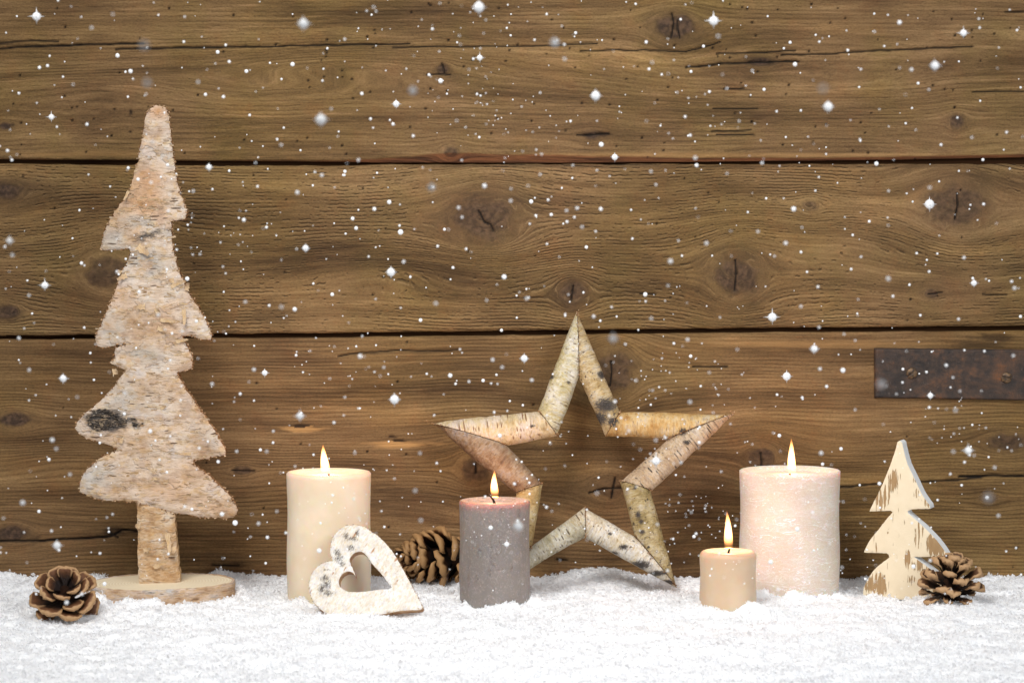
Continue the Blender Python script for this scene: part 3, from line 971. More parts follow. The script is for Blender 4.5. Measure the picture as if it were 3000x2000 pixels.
# ------------------------------------------------------------------ candles
def wax(name, base, top_tint, frost, speck, sss=0.009, rough=0.45):
    N = NT(name, rough, 0.35)
    o = N.objco()
    x, y, z = N.xyz(o)
    c = N.mix(N.ss(N.noise(o, 30.0, 3), .35, .7), base, top_tint)
    h = N.mul(N.noise(o, 160.0, 3), 0.5)
    if frost:
        ang = N.m('ARCTAN2', y, x)
        fv_ = N.comb(N.mul(ang, 1.6), N.mul(z, 150.0), N.mul(ang, .3))
        fr = N.m('ABSOLUTE', N.sub(N.noise(fv_, 1.0, 4, 0.6, 1.2), 0.5))
        fr = N.mul(N.ss(fr, 0.0, 0.022, 1.0, 0.0), N.ss(N.noise(o, 70.0, 2), .35, .6, .25, 1.0))
        cell = N.m('ABSOLUTE', N.sub(N.noise(N.vmul(o, 1, 1, 2.2), 330.0, 3, .6, .8), .5))
        fr = N.m('MAXIMUM', fr, N.mul(N.ss(cell, 0.0, .04, 1.0, 0.0), .45))
        c = N.mix(N.mul(fr, frost), c, (0.93, 0.93, 0.95, 1))
        h = N.add(h, N.mul(fr, .7))
    if speck:
        n1 = N.noise(N.vmul(o, 1, 1, .8), 420.0, 4, .75)
        c = N.mix(N.ss(n1, .54, .70, 0.0, .6), c, S(178, 166, 160))
        n2 = N.noise(N.vmul(o, 1, 1, .55), 230.0, 4, .7)
        c = N.mix(N.ss(n2, .60, .70, 0.0, .42), c, S(84, 74, 70))
        n3 = N.m('ABSOLUTE', N.sub(N.noise(o, 120.0, 3, .6, 1.5), .5))
        c = N.mix(N.ss(n3, 0.0, .012, .5, 0.0), c, S(190, 180, 176))
        h = N.add(h, N.sub(N.mul(n1, 1.0), N.mul(N.ss(n2, .58, .68), 1.2)))
    N.color(c)
    N.b.inputs['Subsurface Weight'].default_value = 1.0 if not speck else 0.85
    N.b.inputs['Subsurface Radius'].default_value = (1.0, 0.46, 0.22)
    N.b.inputs['Subsurface Scale'].default_value = sss
    N.bump(h, 0.0005 if not speck else 0.0009, 0.7)
    return N.mat


Nw = NT('charred_wick', 0.9, 0.1)
Nw.color(Nw.mix(Nw.noise(Nw.objco(), 900.0), S(14, 11, 10), S(36, 29, 25)))


def flame_mat(H):
    N = NT('flame')
    N.t.nodes.remove(N.b)
    z = N.xyz(N.objco())[2]
    t = N.m('DIVIDE', z, H)
    s = N.mul(N.ss(t, 0.06, 0.42, 0.05, 1.0), N.ss(t, 0.72, 1.0, 1.0, 0.55))
    col = N.ramp(t, [(0.0, (1.0, .40, .12, 1)), (0.28, (1.0, .46, .16, 1)), (0.5, (1.0, .52, .24, 1)), (0.8, (1.0, .44, .14, 1)), (1.0, (1.0, .26, .03, 1))])
    e = N.n('ShaderNodeEmission', Color=col, Strength=N.mul(s, 1500.0))
    N.t.links.new(e.outputs[0], N.out.inputs['Volume'])
    return N.mat


def lathe(name, prof, n=96, seed=0, amp=0.0):
    th = np.linspace(0, 2 * math.pi, n, endpoint=False)
    X, Y, Z = [], [], []
    for i, (r, z) in enumerate(prof):
        rr = r * (1 + amp * fbm(np.cos(th) * 2 + 4, np.sin(th) * 2 + 4 + z * 40, 400 + seed, 3))
        X.append(rr * np.cos(th))
        Y.append(rr * np.sin(th))
        Z.append(np.full(n, z))
    return grid_mesh(name, np.array(X)[::-1], np.array(Y)[::-1], np.array(Z)[::-1], True)


def candle(cx, xl, xr, ybase, ytop, flame_px, mat, label, seed, rim=0.002, dish=0.004, pool=0.75, wick_h=0.007, power=0.012, amp=0.008, wick_x=0.0, rim_up=0.0):
    """ytop: pixel row of the middle of the top ellipse"""
    front = on_z(cx, ybase, 0.0)
    r0 = 0.5 * (xr - xl) * pxm
    yc = front.y + r0
    scale = (yc - CAM[1]) / DIST
    r = r0 * scale
    c = on_y(cx, ytop, yc)
    H = c.z
    t = empty('pillar_candle', (c.x, yc, 0.0), label, 'candle', 'burning pillar candles in the snow')
    nz = 40
    prof = [(r * (1 - .012 * math.cos(z * 9)), -0.006 + (H - rim * .8 + 0.006) * z) for z in np.linspace(0, 1, nz)]
    for a in np.linspace(0.15, 1.0, 6):
        prof.append((r - rim * (1 - math.cos(a * math.pi / 2)), H - rim * .8 + rim * .8 * math.sin(a * math.pi / 2)))
    r1 = r - rim
    for a in np.linspace(0, 1, 14)[1:]:
        rr = r1 * (1 - a)
        e = sstep(0.0, 1.0, (r1 - rr) / (r1 * (1 - pool) + 1e-6))
        prof.append((max(rr, 1e-5), H - dish * float(e)))
    me = lathe('wax_body', prof, 96, seed, amp)
    obj('wax_body', me, mat, t)
    # wick
    zb = H - dish - 0.0005
    segs = 7
    v, f = [], []
    for i in range(segs):
        q = i / (segs - 1)
        ox, oz = wick_x * wick_h * q * q, zb + wick_h * q
        rw = 0.0011 * (1 - .25 * q)
        for j in range(7):
            v.append((ox + rw * math.cos(j * .898), rw * math.sin(j * .898), oz))
    for i in range(segs - 1):
        for j in range(7):
            f.append((i * 7 + j, i * 7 + (j + 1) % 7, (i + 1) * 7 + (j + 1) % 7, (i + 1) * 7 + j))
    f.append(tuple(range((segs - 1) * 7, segs * 7)))
    obj('wick', mesh('wick', v, f), Nw.mat, t)
    # flame
    fx_, ftop, fbot, fw = flame_px
    fz0, fz1 = on_y(fx_, fbot, yc).z, on_y(fx_, ftop, yc).z
    fh = fz1 - fz0
    prof = []
    for q in np.linspace(0, 1, 26):
        shape = (0.86 + 0.16 * math.sin(min(1, q / .25) * math.pi / 2)) * (1 - max(0, (q - .10) / .90) ** 1.75)
        prof.append((max(1e-5, fw * pxm * .5 * scale * shape), fh * q))
    fm = lathe('flame', prof, 24, 9, 0.0)
    cc = coords(fm)
    ln = [0.0016, 0.0002, 0.0012, 0.0020][seed - 1]
    cc[:, 0] += -ln * (cc[:, 2] / fh) ** 1.4 + 0.0005 + 0.0003 * np.sin(cc[:, 2] / fh * 5 + seed)
    fm.vertices.foreach_set('co', cc.ravel())
    fo = obj('flame', fm, flame_mat(fh), t, (on_y(fx_, fbot, yc).x - c.x, 0, fz0))
    l = bpy.data.lights.new('flame_light', 'POINT')
    l.energy, l.color, l.shadow_soft_size = power * 4.0, (1.0, .52, .32), 0.004
    lo = bpy.data.objects.new('flame_light', l)
    COL.objects.link(lo)
    lo.parent = fo
    lo.location = (0, 0, fh * .45)
    return t


candle(963, 840, 1086, 1772, 1381, (951, 1300, 1392, 28), wax('cream_wax', S(221, 203, 176), S(229, 213, 190), 0.0, False), 'tall cream pillar candle behind the birch heart', 1, 0.0016, 0.003, 0.7, 0.0018, 0.016, 0.004)
candle(1449, 1346, 1552, 1776, 1464, (1447, 1375, 1455, 24), wax('grey_wax', S(129, 121, 116), S(141, 132, 126), 0.0, True, 0.020), 'grey mottled pillar candle with a pinkish top in front of the star', 2, 0.0016, 0.0035, 0.85, 0.0085, 0.024, 0.006, -0.55)
candle(2314, 2168, 2461, 1764, 1376, (2319, 1282, 1392, 26), wax('rosy_wax', S(211, 194, 177), S(220, 205, 190), 0.9, False), 'largest candle, pale pink with frosted streaks, behind the small candle', 3, 0.0008, 0.0042, 0.88, 0.0018, 0.016, 0.003)
candle(2133, 2050, 2216, 1800, 1612, (2134, 1494, 1605, 27), wax('beige_wax', S(201, 176, 148), S(209, 187, 161), 0.0, False), 'smallest candle, short and beige, in front of the largest one', 4, 0.0042, 0.0040, 0.72, 0.0060, 0.016, 0.006, 0.2)

# ------------------------------------------------------------------ birch star
star_M = frame_of(on_y(1690, 1724, -0.075), (0.0, -math.cos(math.radians(12)), math.sin(math.radians(12))))
TP = dict(T=(1691, 914), UL=((1577, 1205), (1632, 1276)), UR=((1817, 1208), (1775, 1277)), L=(1246, 1236), R=(2150, 1211), LL=((1513, 1444), (1590, 1418)),
          LR=((1908, 1438), (1816, 1410)), B=((1716, 1574), (1714, 1487)), BR=(1985, 1724), BL=(1428, 1730))
CR = dict(T=(1697, 1105), L=(1484, 1305), R=(1957, 1286), BR=(1862, 1573), BL=(1556, 1602))
STICKS = [('T', 'UL', 'pale olive and white birch stick of the top point'), ('T', 'UR', 'tan birch stick with charcoal lower end'), ('R', 'UR', 'orange yellow birch stick'),
          ('R', 'LR', 'grey pink birch stick with dark dashes'), ('BR', 'LR', 'olive birch stick with an orange peeled strip'), ('BR', 'B', 'white birch stick with black spots'),
          ('BL', 'B', 'grey white birch stick with fine dashes'), ('BL', 'LL', 'olive tan birch stick behind the grey candle'), ('L', 'LL', 'reddish brown birch stick'), ('L', 'UL', 'pale pink birch stick with small brown dashes')]
SB = [bark('star_bark_olive', [S(160, 142, 96), S(198, 184, 142), S(216, 208, 186), S(228, 222, 214), S(188, 170, 112)], (130, 44, 0.27, 0.8), 0.1, 70.0, S(112, 80, 50), 'wrap'),
      bark('star_bark_tan', [S(128, 104, 72), S(184, 158, 112), S(204, 184, 148), S(208, 198, 180), S(170, 134, 80)], (130, 44, 0.24, 0.7), 0.5, 70.0, S(106, 76, 52), 'wrap'),
      bark('star_bark_orange', [S(164, 120, 70), S(198, 158, 100), S(212, 182, 132), S(212, 194, 168), S(186, 144, 88)], (130, 44, 0.20, 0.8), 0.0, 60.0, S(120, 78, 44), 'wrap'),
      bark('star_bark_dashed', [S(142, 118, 94), S(184, 160, 132), S(202, 182, 156), S(206, 196, 182), S(168, 136, 100)], (130, 44, 0.42, 0.95), 0.1, 70.0, S(62, 54, 50), 'wrap'),
      bark('star_bark_moss', [S(112, 98, 62), S(160, 142, 98), S(184, 168, 128), S(196, 186, 164), S(150, 122, 70)], (130, 44, 0.27, 0.7), 0.6, 80.0, S(70, 56, 44), 'wrap'),
      bark('star_bark_white', [S(168, 150, 116), S(204, 192, 168), S(220, 214, 202), S(222, 218, 212), S(190, 160, 116)], (130, 44, 0.27, 0.7), 0.5, 70.0, S(70, 60, 54), 'wrap'),
      bark('star_bark_grey', [S(146, 138, 112), S(180, 172, 148), S(200, 194, 176), S(206, 202, 192), S(166, 146, 110)], (130, 44, 0.37, 0.95), 0.1, 70.0, S(92, 76, 58), 'wrap'),
      bark('star_bark_oltan', [S(138, 114, 70), S(172, 148, 100), S(192, 172, 128), S(200, 186, 158), S(160, 126, 76)], (130, 44, 0.24, 0.7), 0.1, 70.0, S(92, 70, 48), 'wrap'),
      bark('star_bark_red', [S(96, 74, 58), S(132, 106, 82), S(156, 136, 112), S(158, 148, 142), S(142, 110, 70)], (130, 44, 0.20, 0.5), 0.0, 60.0, S(84, 56, 40), 'wrap'),
      bark('star_bark_pink', [S(172, 148, 110), S(206, 184, 144), S(216, 196, 170), S(212, 194, 182), S(190, 164, 110)], (130, 44, 0.34, 0.9), 0.0, 50.0, S(130, 86, 56), 'wrap')]
SCARS = [(1612, 1106, 16, 10), (1665, 1124, 8, 6), (1762, 1100, 18, 16), (1775, 1190, 42, 28), (1752, 1228, 36, 26), (1795, 1240, 20, 18), (1998, 1268, 16, 14), (2010, 1300, 14, 10), (1868, 1510, 10, 14),
         (1878, 1530, 9, 10), (1858, 1432, 8, 8), (1826, 1604, 18, 10), (1790, 1622, 30, 8), (1875, 1656, 42, 16), (1925, 1680, 36, 10), (1960, 1706, 28, 10), (1752, 1640, 10, 7), (1786, 1566, 9, 7), (1880, 1560, 10, 9), (1560, 1252, 10, 7), (1635, 1620, 8, 6)]
Ne = NT('sawn_birch_end', 0.8, 0.2)
Ne.color(Ne.mix(Ne.noise(Ne.objco(), 300.0, 3), S(70, 48, 30), S(128, 96, 62)))
star = empty('birch_star', star_M.translation, 'five pointed star of mitred birch sticks leaning against the plank wall', 'star decoration')
SROT = star_M.to_3x3().to_4x4()
scuv = [(np.array(to_uv([(x, y)], star_M)[0]), rx * pxm, ry * pxm) for x, y, rx, ry in SCARS]
for si, (tip, jn, lab) in enumerate(STICKS):
    T, O, C, I = [np.array(q) for q in to_uv([TP[tip], TP[jn][0], CR[tip], TP[jn][1]], star_M)]
    # outer edge T-O, inner edge C-I; swap if the joint's points are the other way round
    if abs(np.cross(O - T, (C + I) / 2 - T)) < 1e-9:
        pass
    d = ((O - T) / np.linalg.norm(O - T) + (I - C) / np.linalg.norm(I - C))
    d /= np.linalg.norm(d)
    n = np.array([-d[1], d[0]])
    org = (T + O + C + I) / 4
    loc = lambda p: np.array([(p - org) @ d, (p - org) @ n])
    lT, lO, lC, lI = map(loc, (T, O, C, I))
    s0, s1 = min(lT[0], lC[0]) - .006, max(lO[0], lI[0]) + .006
    ns, nr = 90, 34
    ss_ = np.linspace(s0, s1, ns)
    e1 = lT[1] + (lO[1] - lT[1]) * (ss_ - lT[0]) / (lO[0] - lT[0])
    e2 = lC[1] + (lI[1] - lC[1]) * (ss_ - lC[0]) / (lI[0] - lC[0])
    ctr, rad = (e1 + e2) / 2, np.abs(e1 - e2) / 2
    rad = np.clip(rad, 0.0075, 0.0135)
    ctr = ctr + 0.0008 * fbm(ss_ / 0.05 + si * 7, ss_ * 0 + si, 501, 2)
    a = np.linspace(0, 2 * math.pi, nr, endpoint=False)
    SS, AA = np.meshgrid(ss_, a, indexing='ij')
    RR = rad[:, None] * (1 + 0.06 * fbm(SS / .014 + si * 9, np.cos(AA) * 1.5 + 9 + si, 511, 3) + 0.02 * fbm(SS / .003 + si * 3, AA * 5, 521, 2))
    me = grid_mesh('birch_stick', SS, ctr[:, None] + RR * np.cos(AA), RR * np.sin(AA) * 0.95, True)
    bm = bmesh.new()
    bm.from_mesh(me)
    for (p, q, gap) in ((lT, lC, 0.00022), (lO, lI, 0.00022)):
        e = (q - p) / np.linalg.norm(q - p)
        nn = np.array([-e[1], e[0]])
        if nn @ (np.zeros(2) - p) > 0:
            nn = -nn
        pc = p - nn * gap
        geom = bm.verts[:] + bm.edges[:] + bm.faces[:]
        r_ = bmesh.ops.bisect_plane(bm, geom=geom, dist=1e-7, plane_co=(pc[0], pc[1], 0), plane_no=(nn[0], nn[1], 0), clear_outer=True)
        ed = [x for x in r_['geom_cut'] if isinstance(x, bmesh.types.BMEdge)]
        fr_ = bmesh.ops.holes_fill(bm, edges=[x for x in bm.edges if x.is_boundary and abs((np.array(x.verts[0].co)[:2] - pc) @ nn) < 1e-5], sides=0)
        for fc in fr_['faces']:
            fc.material_index = 1
            fc.smooth = False
    bmesh.ops.recalc_face_normals(bm, faces=bm.faces[:])
    bm.to_mesh(me)
    bm.free()
    # sharp cut edges
    c_ = coords(me)
    uu = org[None] + c_[:, :1] * d[None] + c_[:, 1:2] * n[None]
    scar = np.zeros(len(c_))
    for (p, rx, ry) in scuv:
        dd = np.hypot((uu[:, 0] - p[0]) / rx, (uu[:, 1] - p[1]) / ry)
        scar = np.maximum(scar, sstep(1.75, 0.1, dd) * .85 * (c_[:, 2] > 0))
    vattr(me, 'scar', scar)
    me.update()
    o = obj('birch_stick', me, [SB[si], Ne.mat], star)
    o['label'] = lab
    o.matrix_local = SROT @ Matrix(((d[0], n[0], 0, org[0]), (d[1], n[1], 0, org[1]), (0, 0, 1, 0), (0, 0, 0, 1)))
    if True:
        # shaggy fibres along the saw cut
        edge = [lT + (lC - lT) * t_ for t_ in np.linspace(0, 1, 40)] + [lO + (lI - lO) * t_ for t_ in np.linspace(0, 1, 20)]
        crumbs('torn_fibres', np.array(edge), o, Matrix(), 90 + si, 0.0002, 0.0006, 150, 0.004, 0.0108, 0.0006)

# ------------------------------------------------------------------ birch heart
heart_out = [(500, 635), (460, 540), (455, 440), (475, 330), (520, 240), (590, 160), (670, 105), (780, 88), (900, 92), (980, 115), (1090, 185), (1180, 250), (1290, 350), (1380, 460), (1470, 590), (1550, 730), (1640, 890), (1720, 1050), (1800, 1190), (1870, 1340), (1850, 1372), (1740, 1388), (1560, 1395), (1300, 1440), (1100, 1470), (930, 1490), (700, 1500), (500, 1475), (410, 1440), (300, 1370), (200, 1260), (150, 1150), (128, 1040), (135, 940), (165, 850), (230, 750), (320, 680), (420, 645)]
heart_in = [(845, 870), (800, 760), (755, 640), (765, 570), (830, 510), (900, 490), (965, 510), (1030, 580), (1090, 665), (1200, 790), (1290, 900), (1370, 1010), (1390, 1045), (1350, 1065), (1200, 1075), (1080, 1090), (900, 1110), (740, 1105), (640, 1060), (590, 1000), (590, 930), (620, 860), (680, 810), (750, 795), (810, 820)]
hp = [tz(a, b, 880, 1520, 5.226) for a, b in heart_out]
hi_ = [tz(a, b, 880, 1520, 5.226) for a, b in heart_in]
hb = on_z(1070, 1800, 0.0)
lean, yaw = math.radians(24), math.radians(-9)
hn = Vector((math.sin(yaw) * math.cos(lean), -math.cos(yaw) * math.cos(lean), math.sin(lean)))
heart_M = frame_of((hb.x, hb.y, 0.0), hn)
heart = empty('birch_heart', heart_M.translation, 'white birch bark heart frame with a heart shaped hole leaning on the cream candle', 'heart decoration')
HROT = heart_M.to_3x3().to_4x4()
me, hloops = plate('heart_frame', to_uv(hp, heart_M), [to_uv(hi_, heart_M)], 0.0085, 0.0013, 0.00012, 15, lambda u, v: 0.0005 * fbm(u / .008, v / .008, 601, 3) + .0002 * fbm(u / .002, v / .002, 611, 2), 0.0008)
c_ = coords(me)
scar = np.zeros(len(c_))
for (x, y, rx, ry) in [(370, 900, 75, 60), (400, 1000, 80, 110), (330, 1060, 70, 90), (590, 600, 75, 70), (640, 690, 70, 40), (560, 500, 60, 60), (700, 260, 45, 70), (870, 215, 40, 60), (800, 300, 80, 40), (430, 1130, 90, 50), (400, 770, 70, 20), (780, 440, 60, 60)]:
    p = to_uv([tz(x, y, 880, 1520, 5.226)], heart_M)[0]
    dd = np.hypot((c_[:, 0] - p[0]) / (rx / 5.226 * pxm), (c_[:, 1] - p[1]) / (ry / 5.226 * pxm))
    scar = np.maximum(scar, sstep(2.3, 0.0, dd) * .66)
vattr(me, 'scar', scar)
o = obj('heart_frame', me, [bark('birch_bark_white', [S(212, 198, 180), S(224, 217, 206), S(232, 227, 221), S(230, 229, 229), S(218, 194, 168)], (58, 48, 0.20, 0.9), 0.0, 55.0, S(176, 118, 70), math.radians(62), 0.0008, 0.3),
                            cutwood('heart_cut_side', S(150, 112, 82), S(196, 160, 122), (200, 200, 200))], heart)
o.matrix_local = HROT
crumbs('torn_bark_edge', hloops[0], heart, HROT, 77, 0.0002, 0.0005, 500, -0.004, 0.0)

# ------------------------------------------------------------------ small white tree
st_px = [(405, 75), (425, 64), (446, 80), (468, 180), (490, 260), (520, 330), (570, 430), (620, 540), (662, 605), (698, 655), (706, 688), (680, 690), (540, 694), (495, 712), (505, 732), (560, 780), (640, 850), (720, 930), (790, 1010), (840, 1080), (868, 1134), (700, 1131), (555, 1130), (600, 1165), (650, 1200), (760, 1290), (830, 1400), (870, 1480), (860, 1520), (600, 1520), (260, 1520), (90, 1480), (93, 1420), (130, 1340), (190, 1250), (260, 1190), (330, 1137), (322, 1110), (305, 1098), (100, 1092), (98, 1080), (150, 980), (230, 880), (300, 790), (360, 722), (345, 708), (148, 714), (152, 698), (200, 600), (260, 480), (330, 310), (385, 150)]
sp_ = [tz(a, b, 2500, 1270, 3.1375) for a, b in st_px]
sy_ = math.radians(21)
sb = on_z(2640, 1752, 0.0)
sm_M = frame_of((sb.x, sb.y, 0.0), (math.sin(-sy_), -math.cos(sy_), 0.0))
Nt = NT('worn_white_paint', 0.6, 0.3)
ot = Nt.objco()
tx, ty_, tz_ = Nt.xyz(ot)
st1 = Nt.noise(Nt.comb(Nt.mul(tx, 620), Nt.mul(ty_, 52), 0.0), 1.0, 4, .6)
st2 = Nt.noise(Nt.comb(Nt.mul(tx, 55), Nt.mul(ty_, 28), 3.0), 1.0, 2, .5)
wear = Nt.attr('wear').outputs['Fac']
sel = Nt.ss(Nt.add(Nt.add(Nt.mul(Nt.sub(st1, .5), 1.9), Nt.mul(Nt.sub(st2, .5), .5)), wear), 0.50, 0.56)
base_c = Nt.mix(Nt.noise(ot, 120.0, 3), S(216, 199, 168), S(228, 213, 186))
wood_c = Nt.mix(Nt.noise(Nt.vmul(ot, 400, 60, 60), 1.0, 3), S(138, 108, 70), S(176, 146, 108))
Nt.color(Nt.mix(sel, base_c, wood_c))
Nt.bump(Nt.add(Nt.mul(sel, -1.0), Nt.mul(Nt.noise(ot, 600.0, 3), .4)), 0.0004, .8)
Nu = NT('lit_white_side_paint', 0.7, 0.2)  # white paint of the cut sides, brighter light from above put into the colour
Nu.color(Nu.mix(Nu.noise(Nu.objco(), 500.0, 4, .7), S(214, 216, 216), S(236, 236, 234)))
Nu.bump(Nu.noise(Nu.objco(), 700.0, 3), .0004, .8)
small = empty('white_wooden_tree', sm_M.translation, 'small cut out wooden tree in worn white paint beside the largest candle', 'tree decoration')
me, _ = plate('tree_panel', to_uv(sp_, sm_M), [], 0.0135, 0.0016, 0.00006, 25, lambda u, v: 0.0002 * fbm(u / .01, v / .02, 701, 3), 0.0005)
c_ = coords(me)
wear = np.full(len(c_), 0.20)
for (x, y, rx, ry, a_) in [(370, 450, 70, 130, .36), (260, 590, 90, 110, .36), (420, 400, 60, 50, .25), (570, 430, 25, 30, .35), (680, 640, 35, 40, .32), (580, 560, 40, 70, .2), (620, 930, 60, 130, .34), (760, 1020, 110, 110, .62), (500, 1150, 32, 95, .5), (580, 1210, 50, 70, .3), (240, 1390, 75, 120, .48), (150, 1380, 80, 90, .36), (320, 890, 14, 40, .4), (255, 900, 10, 50, .3), (520, 1330, 60, 60, .2), (210, 1050, 30, 50, .2), (880, 1120, 30, 40, .5), (800, 1450, 120, 200, .35)]:
    p = to_uv([tz(x, y, 2500, 1270, 3.1375)], sm_M)[0]
    dd = np.hypot((c_[:, 0] - p[0]) / (rx / 3.1375 * pxm), (c_[:, 1] - p[1]) / (ry / 3.1375 * pxm))
    wear = np.maximum(wear, .20 + sstep(1.5, 0.2, dd) * a_ * 1.35)
vattr(me, 'wear', wear)
o = obj('tree_panel', me, [Nt.mat, Nu.mat], small)
o.matrix_local = sm_M.to_3x3().to_4x4()

# ------------------------------------------------------------------ iron strap
iron = empty('iron_strap', (on_y(2780, 1092, 0).x, 0, on_y(2780, 1092, 0).z), 'rusty dark iron strap screwed across the lower plank, running out of frame', 'iron strap')
Ni = NT('rusty_iron', 0.62, 0.4)
oi = Ni.objco()
r1_ = Ni.noise(oi, 38.0, 5, .65)
r2_ = Ni.noise(oi, 160.0, 5, .7)
r3_ = Ni.noise(oi, 420.0, 4, .7)
ci = Ni.ramp(Ni.add(Ni.mul(r1_, .6), Ni.mul(r2_, .4)), [(0.38, S(38, 33, 31)), (0.48, S(58, 46, 39)), (0.56, S(76, 56, 43)), (0.66, S(104, 68, 42))])
ci = Ni.mix(Ni.ss(r2_, .62, .72, 0, .7), ci, S(128, 78, 42))
ci = Ni.mix(Ni.ss(r3_, .60, .75, 0, .45), ci, S(116, 104, 98))
Ni.color(ci)
Ni.b.inputs['Metallic'].default_value = 0.15
Ni.bump(Ni.add(r2_, Ni.mul(r3_, .7)), .001, .8)
plx = np.concatenate([[2560, 2561.5, 2564], np.linspace(2570, 3600, 170)])
plt_ = np.concatenate([[1018, 1019.5, 1022], np.linspace(1026, 1158, 30), [1162, 1164.5, 1166]])
PXg, PYg = np.meshgrid(plx, plt_)
edge_t = np.minimum(PYg - 1018, 1166 - PYg)
edge_l = PXg - 2560
em = np.minimum(edge_t, edge_l)
jx = 1.5 * fbm(PXg / 20, PYg / 20, 801, 2)
tilt = (PXg - 2560) * 0.016 * (PYg > 1090) + (PXg - 2560) * 0.008 * (PYg <= 1090)
Xi, Zi = arr_on_y(PXg + jx, PYg + jx * .6 + tilt, 0.0)
Yi = -0.0034 * sstep(0.2, 4.0, em) - 0.0003 * fbm(PXg / 30, PYg / 30, 811, 3) + 0.003 * (em <= 0)
me = grid_mesh('strap_plate', Xi - iron.location.x, Yi, Zi - iron.location.z, False, True)
sp = obj('strap_plate', me, Ni.mat, iron)
Ns = NT('rusty_screw', 0.5, 0.5)
Ns.color(Ns.mix(Ns.ss(Ns.noise(Ns.objco(), 500.0, 4), .35, .65), S(52, 40, 31), S(112, 86, 58)))
Ns.b.inputs['Metallic'].default_value = 0.3
for (x, y, ang) in ((2671, 1093, -35), (2948, 1106, 16)):
    r = 17 * pxm
    prof = [(r * 1.02, 0.001), (r * 1.02, -0.0004), (r * .93, -0.0012), (r * .7, -0.0017), (r * .35, -0.0021), (1e-5, -0.0022)]
    bm = bmesh.new()
    m_ = lathe('screw_head', [(a_, -b_) for a_, b_ in prof], 28)
    bm.from_mesh(m_)
    # slot: push vertices near the diameter down
    bmesh.ops.subdivide_edges(bm, edges=bm.edges[:], cuts=2, use_grid_fill=True)
    for v_ in bm.verts:
        if abs(v_.co.y) < r * .17 and v_.co.z > 0.0003:
            v_.co.z -= 0.0013
    bm.to_mesh(m_)
    bm.free()
    o = obj('screw', m_, Ns.mat, iron)
    p = on_y(x, y, -0.0032)
    o.matrix_local = Matrix.Translation(p - iron.location) @ Matrix.Rotation(math.pi / 2, 4, 'X') @ Matrix.Rotation(math.radians(-ang), 4, 'Z')


# ------------------------------------------------------------------ pine cones
def scale_mesh(L, W, curlz, seed, thick=0.11):
    rng = np.random.RandomState(seed)
    nt, nw = 9, 7
    top, bot, ta, ra, rb = [], [], [], [], []
    for i in range(nt):
        t = i / (nt - 1)
        wd = W * (0.26 + 0.74 * float(sstep(0.15, 0.80, t)))
        if t > 0.80:
            wd *= max(0.0, 1 - ((t - 0.80) / 0.235) ** 3.0) ** 0.6
        th = L * (0.035 + thick * float(sstep(0.60, 0.88, t)))
        if t > .97:
            th *= .7
        for j in range(nw):
            s = 2 * j / (nw - 1) - 1
            zc = curlz * L * (t ** 1.8) + 0.035 * L * math.exp(-(s / .22) ** 2) * t + 0.16 * W * s * s * (t ** .5) - 0.5 * L * max(0, t - .85) + 0.026 * L * rng.normal() * (t > .5)
            ed = 1 - 0.60 * abs(s) ** 3
            top.append((L * t, s * wd, zc + th * .5 * ed))
            bot.append((L * t, s * wd, zc - th * .8 * ed - 0.05 * L * math.exp(-((t - .86) / .1) ** 2 - (s / .4) ** 2)))
            ta.append(t)
            rb.append(max(ra_ := max(abs(s) ** 3 * float(sstep(.35, .7, t)), float(sstep(.82, .97, t))), .62 * float(sstep(.66, .82, t))))
            ra.append(max(abs(s) ** 3 * float(sstep(.35, .7, t)), float(sstep(.82, .97, t))))
    n = nt * nw
    v = top + bot
    f = []
    for i in range(nt - 1):
        for j in range(nw - 1):
            a = i * nw + j
            f.append((a, a + nw, a + nw + 1, a + 1))
            f.append((n + a, n + a + 1, n + a + nw + 1, n + a + nw))
    for i in range(nt - 1):
        a = i * nw
        f.append((a, n + a, n + a + nw, a + nw))
        a = i * nw + nw - 1
        f.append((a, a + nw, n + a + nw, n + a))
    for j in range(nw - 1):
        a = (nt - 1) * nw + j
        f.append((a, n + a, n + a + 1, a + 1))
    me = mesh('scale', v, f, True)
    vattr(me, 'tip', np.array(ta + ta))
    vattr(me, 'rim', np.array(ra + rb))
    return me


def cone_mat(name, inner, mid, lip, lipw=1.0):
    N = NT(name, 0.6, 0.3)
    o = N.objco()
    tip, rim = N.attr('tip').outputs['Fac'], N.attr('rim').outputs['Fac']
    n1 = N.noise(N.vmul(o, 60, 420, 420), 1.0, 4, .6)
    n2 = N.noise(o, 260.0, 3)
    c = N.ramp(N.add(tip, N.mul(N.sub(n2, .5), .3)), [(0.50, inner), (0.86, mid), (0.97, mid)])  # dark stem colour also paints in the shade between the scales
    c = N.mix(N.ss(n1, .45, .7, 0, .55), c, (.55, .48, .42, 1), 'MULTIPLY')
    c = N.mix(N.mul(N.ss(N.add(rim, N.mul(N.sub(n2, .5), .5)), .35, .8), lipw), c, lip)
    N.color(c)
    N.bump(N.add(n1, N.mul(n2, .5)), .0006, .8)
    return N.mat


